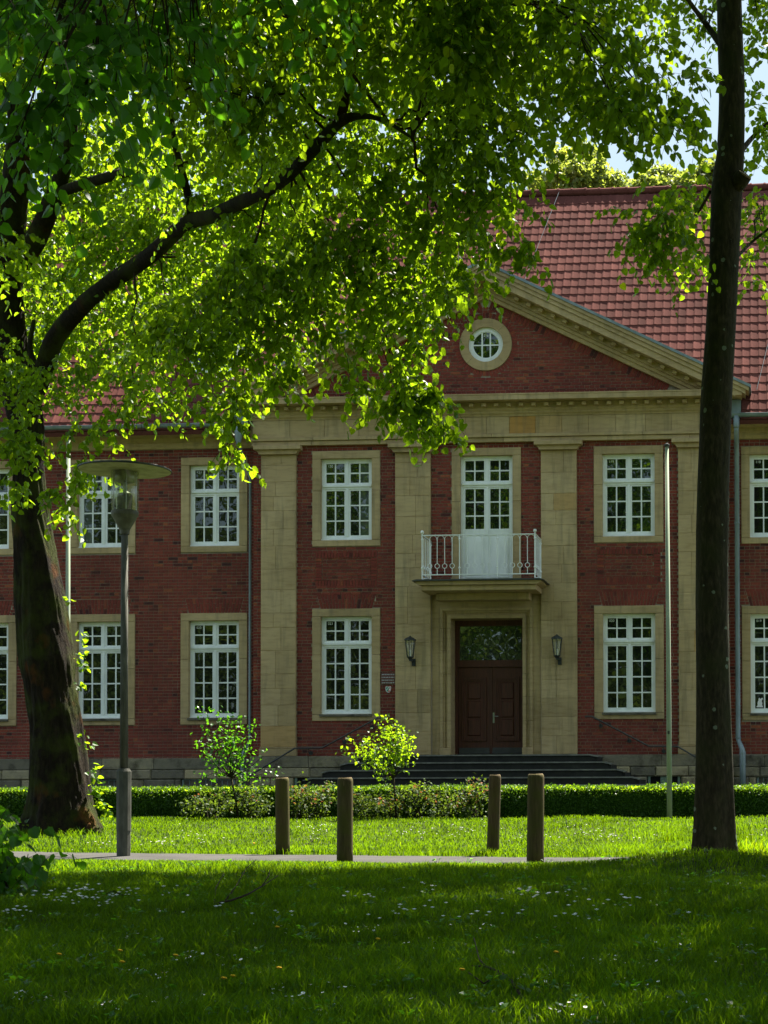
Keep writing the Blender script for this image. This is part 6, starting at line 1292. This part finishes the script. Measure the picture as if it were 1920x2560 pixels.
# tall seeding grass clumps by the flagpole and the slender tree
for k, (px, py, lab) in enumerate(((1668, 2090, 'tall tuft of seeding grass in the sun before the flagpole foot'), (1715, 2100, 'tall grass tuft with upright seed heads close to the slender trunk'), (1868, 2105, 'tall dark grass tuft on the far side of the slender trunk'))):
    c = on_ground(px, py); g2 = np.random.default_rng(200 + k); t = thing('grass_tuft', lab, 'grass', tuple(c), 'tall grass tufts'); n = 90; q = np.zeros((n, 5, 3)); a = g2.uniform(0, 6.28, n); b = g2.uniform(0, 6.28, n); h = g2.uniform(0.12, 0.38, n); ln = h * g2.uniform(0.1, 0.5, n); bx = c.x + g2.normal(0, 0.10, n); by = c.y + g2.normal(0, 0.10, n); w = 0.005
    for j, (f, wf) in enumerate(((0, 1), (0, -1), (0.6, -0.8), (0.6, 0.8), (1, 0))): q[:, j] = np.stack([bx + np.cos(b) * ln * f * f + np.cos(a) * w * wf, by + np.sin(b) * ln * f * f + np.sin(a) * w * wf, c.z + h * f], -1)
    o = place('blade', np_mesh('blade', q.reshape(-1, 3), (np.array([0, 1, 2, 3, 3, 2, 4])[None] + (np.arange(n) * 5)[:, None]).ravel(), np.tile([4, 3], n), np.repeat(np.clip(g2.normal(0.5, 0.2, n), 0, 1), 2)), M_GRASS, t); o['kind'] = 'stuff'
# daisies: 300 that show largest stand singly, the rest as one
q = MB(); ang = np.linspace(0, 2 * math.pi, 9)[:-1]
q.add([(0.0105 * math.cos(a), 0.0105 * math.sin(a), 0.060 + 0.004) for a in ang] + [(0, 0, 0.058)], [(i, (i + 1) % 8, 8) for i in range(8)]); q.add([(0.0035 * math.cos(a), 0.0035 * math.sin(a), 0.0645) for a in ang[::2]] + [(0, 0, 0.067)], [(i, (i + 1) % 4, 4) for i in range(4)]); n_pet = len(q.f)
DAISY = q.mesh('daisy'); DAISY.materials.append(M_PETAL); DAISY.materials.append(M_YELLOW); DAISY.materials.append(M_GRASS)
for k, f_ in enumerate(DAISY.polygons): f_.material_index = 0 if k < 8 else 1 if k < n_pet else 2
g2 = np.random.default_rng(111); spots = []
for px, py, n, sx, sy in ((235, 2262, 62, 80, 14), (170, 2268, 22, 40, 10), (30, 2308, 14, 26, 6), (290, 2358, 12, 30, 8), (370, 2448, 18, 40, 10), (480, 2410, 12, 20, 8), (600, 2420, 12, 60, 14), (60, 2510, 14, 60, 10), (240, 2530, 18, 40, 12), (430, 2530, 14, 50, 10), (900, 2335, 14, 30, 8), (890, 2270, 8, 30, 8), (680, 2320, 10, 40, 12), (1350, 2265, 20, 50, 8), (1530, 2280, 14, 40, 6), (1180, 2330, 16, 60, 14), (1060, 2370, 12, 40, 10), (1450, 2425, 22, 70, 10), (1330, 2460, 18, 60, 10), (1600, 2430, 16, 50, 8), (1600, 2480, 12, 60, 8), (1400, 2545, 14, 50, 8), (840, 2480, 12, 80, 14), (700, 2520, 14, 60, 10), (1700, 2370, 10, 60, 10), (1850, 2400, 8, 40, 20), (1780, 2530, 12, 60, 16), (1000, 2300, 12, 40, 10), (1500, 2330, 16, 100, 14), (560, 2300, 8, 60, 12), (1090, 2240, 6, 40, 6), (150, 2395, 10, 60, 12), (900, 2540, 10, 80, 10)):
    for _ in range(n):
        a, b = g2.normal(px, sx), g2.normal(py, sy)
        if b < 2570 and b > 2215: spots.append(on_ground(a, b))
for px, py, n, sx, sy in ((480, 2075, 24, 40, 5), (380, 2090, 10, 40, 6), (820, 2068, 20, 60, 4), (1060, 2070, 30, 60, 4), (1180, 2066, 20, 50, 4), (1420, 2066, 14, 40, 4), (1520, 2068, 16, 20, 5), (1330, 2075, 12, 60, 6), (760, 2064, 14, 30, 3), (1620, 2080, 8, 40, 6), (1880, 2070, 10, 30, 5), (250, 2110, 10, 40, 5)):
    for _ in range(n):
        b = g2.normal(py, sy)
        if b > 2052: spots.append(on_ground(g2.normal(px, sx), b))
spots.sort(key=lambda p: p.y); near, far = spots[:300], spots[300:]
for p in near:
    s_ = g2.uniform(0.6, 1.0); o = place('daisy', DAISY, None, None, (p.x, p.y, p.z + 0.015), (g2.normal(-0.25, 0.25), g2.normal(0, 0.25), g2.uniform(0, 6.28)), (s_, s_, s_ * g2.uniform(0.55, 0.85)))
    u = (CAM[0] - p.x) / p.y; e = 'near the old lime' if u > 0.36 else 'below the lamp' if u > 0.29 else 'below the middle bollards' if u > 0.21 else 'below the thick bollard' if u > 0.12 else 'below the slender tree'
    d_ = 'nearest the front edge' if p.y < 8.6 else 'halfway across the shade' if p.y < 11.6 else 'deep in the shade' if p.y < 19 else 'in the sun'
    tag(o, 'tiny white daisy ' + d_ + ', ' + e, 'daisy', 'daisies ' + d_ + ' ' + e)
vs = np.array([v.co for v in DAISY.vertices]); fl = [list(f.vertices) for f in DAISY.polygons]; V = np.concatenate([vs * g2.uniform(1.0, 1.9) + np.array([p.x, p.y, p.z + 0.01]) for p in far]); L = np.concatenate([np.array([i for f in fl for i in f]) + k * len(vs) for k in range(len(far))])
o = place('daisies', np_mesh('daisies', V, L, np.tile([len(f) for f in fl], len(far))), M_PETAL); o['kind'] = 'stuff'
q = MB(); ang = np.linspace(0, 2 * math.pi, 13)[:-1]; q.add([(0.017 * math.cos(a), 0.017 * math.sin(a), 0.094) for a in ang] + [(0.010 * math.cos(a), 0.010 * math.sin(a), 0.100) for a in ang] + [(0, 0, 0.101), (0, 0, 0.086)], [(i, (i + 1) % 12, 12 + (i + 1) % 12, 12 + i) for i in range(12)] + [(12 + i, 12 + (i + 1) % 12, 24) for i in range(12)] + [((i + 1) % 12, i, 25) for i in range(12)]); HEAD = q.mesh('flower_head'); HEAD.materials.append(M_YELLOW)
q = MB(); q.tube([(0, 0, 0), (0.004, 0, 0.05), (0, 0, 0.088)], 0.002, 5); STEM = q.mesh('stem'); STEM.materials.append(M_GRASS)
for px, py, lab in ((139, 2423, 'yellow dandelion in the shaded grass below the densest daisy patch'), (292, 2413, 'small yellow dandelion above its near twin in the shaded grass'), (297, 2444, 'yellow dandelion just below a smaller one in the shaded grass'), (431, 2426, 'yellow dandelion in the grass midway below the fallen twigs'), (551, 2489, 'lower of two yellow dandelions side by side near the front'), (574, 2483, 'upper of two yellow dandelions side by side near the front'), (690, 2461, 'lone yellow dandelion in the grass between daisy patches'), (687, 2350, 'small yellow dandelion just beyond the fallen twigs'), (939, 2382, 'orange-yellow dandelion beside a loose group of daisies'), (1385, 2419, 'bright yellow dandelion beside the row of daisies on the flagpole side'), (1148, 2467, 'yellow dandelion next to the thin fallen twig near the front'), (632, 2122, 'yellow dandelion in the sunlit lawn before the first bollard')):
    p = on_ground(px, py); t = thing('dandelion', lab, 'dandelion', tuple(p), 'dandelions in the grass'); place('flower_head', HEAD, None, t, (p.x, p.y, p.z - 0.005), (-0.3, 0.1, 0)); place('stem', STEM, None, t, (p.x, p.y, p.z - 0.005), (-0.3, 0.1, 0))
# fallen branches
def fallen(lab, runs, rad=0.010):
    ps = [[on_ground(a, b) + Vector((0, 0, h)) for a, b, h in run] for run in runs]; t = thing('fallen_branch', lab, 'branch', tuple(ps[0][0]), 'fallen branches on the lawn')
    for k, pp in enumerate(ps): q = MB(); q.tube(pp, list(np.linspace(rad if k == 0 else rad * 0.7, rad * 0.35, len(pp))), 6); q.build('branch' if k == 0 else 'twig', M_TWIG, t, True)
fallen('dark forked dead branch lying on the shaded grass below the first bollard', [[(535, 2270, 0.03), (580, 2265, 0.05), (620, 2256, 0.07), (655, 2240, 0.09), (695, 2222, 0.13)], [(560, 2268, 0.04), (590, 2240, 0.09), (615, 2205, 0.14), (640, 2185, 0.16)], [(535, 2270, 0.03), (540, 2240, 0.08), (560, 2212, 0.12)], [(655, 2240, 0.09), (672, 2225, 0.14), (674, 2215, 0.16)], [(600, 2262, 0.06), (640, 2250, 0.09)]], 0.011)
fallen('thin crooked dead twig lying in the grass near the front, below the bollards', [[(1310, 2512, 0.02), (1280, 2480, 0.05), (1250, 2465, 0.07), (1215, 2455, 0.08), (1198, 2440, 0.09), (1185, 2400, 0.13)], [(1215, 2455, 0.08), (1180, 2448, 0.07)], [(1250, 2465, 0.07), (1210, 2490, 0.06), (1170, 2465, 0.07)]], 0.009)
fallen('short dark stick half sunk in the shaded grass below the daisies', [[(255, 2250, 0.04), (285, 2244, 0.06), (320, 2252, 0.03)]], 0.014)
fallen('pair of short dead twigs on the sunlit lawn past the first bollard', [[(740, 2080, 0.03), (770, 2078, 0.05), (800, 2082, 0.03)], [(770, 2078, 0.05), (790, 2074, 0.08)]], 0.009)
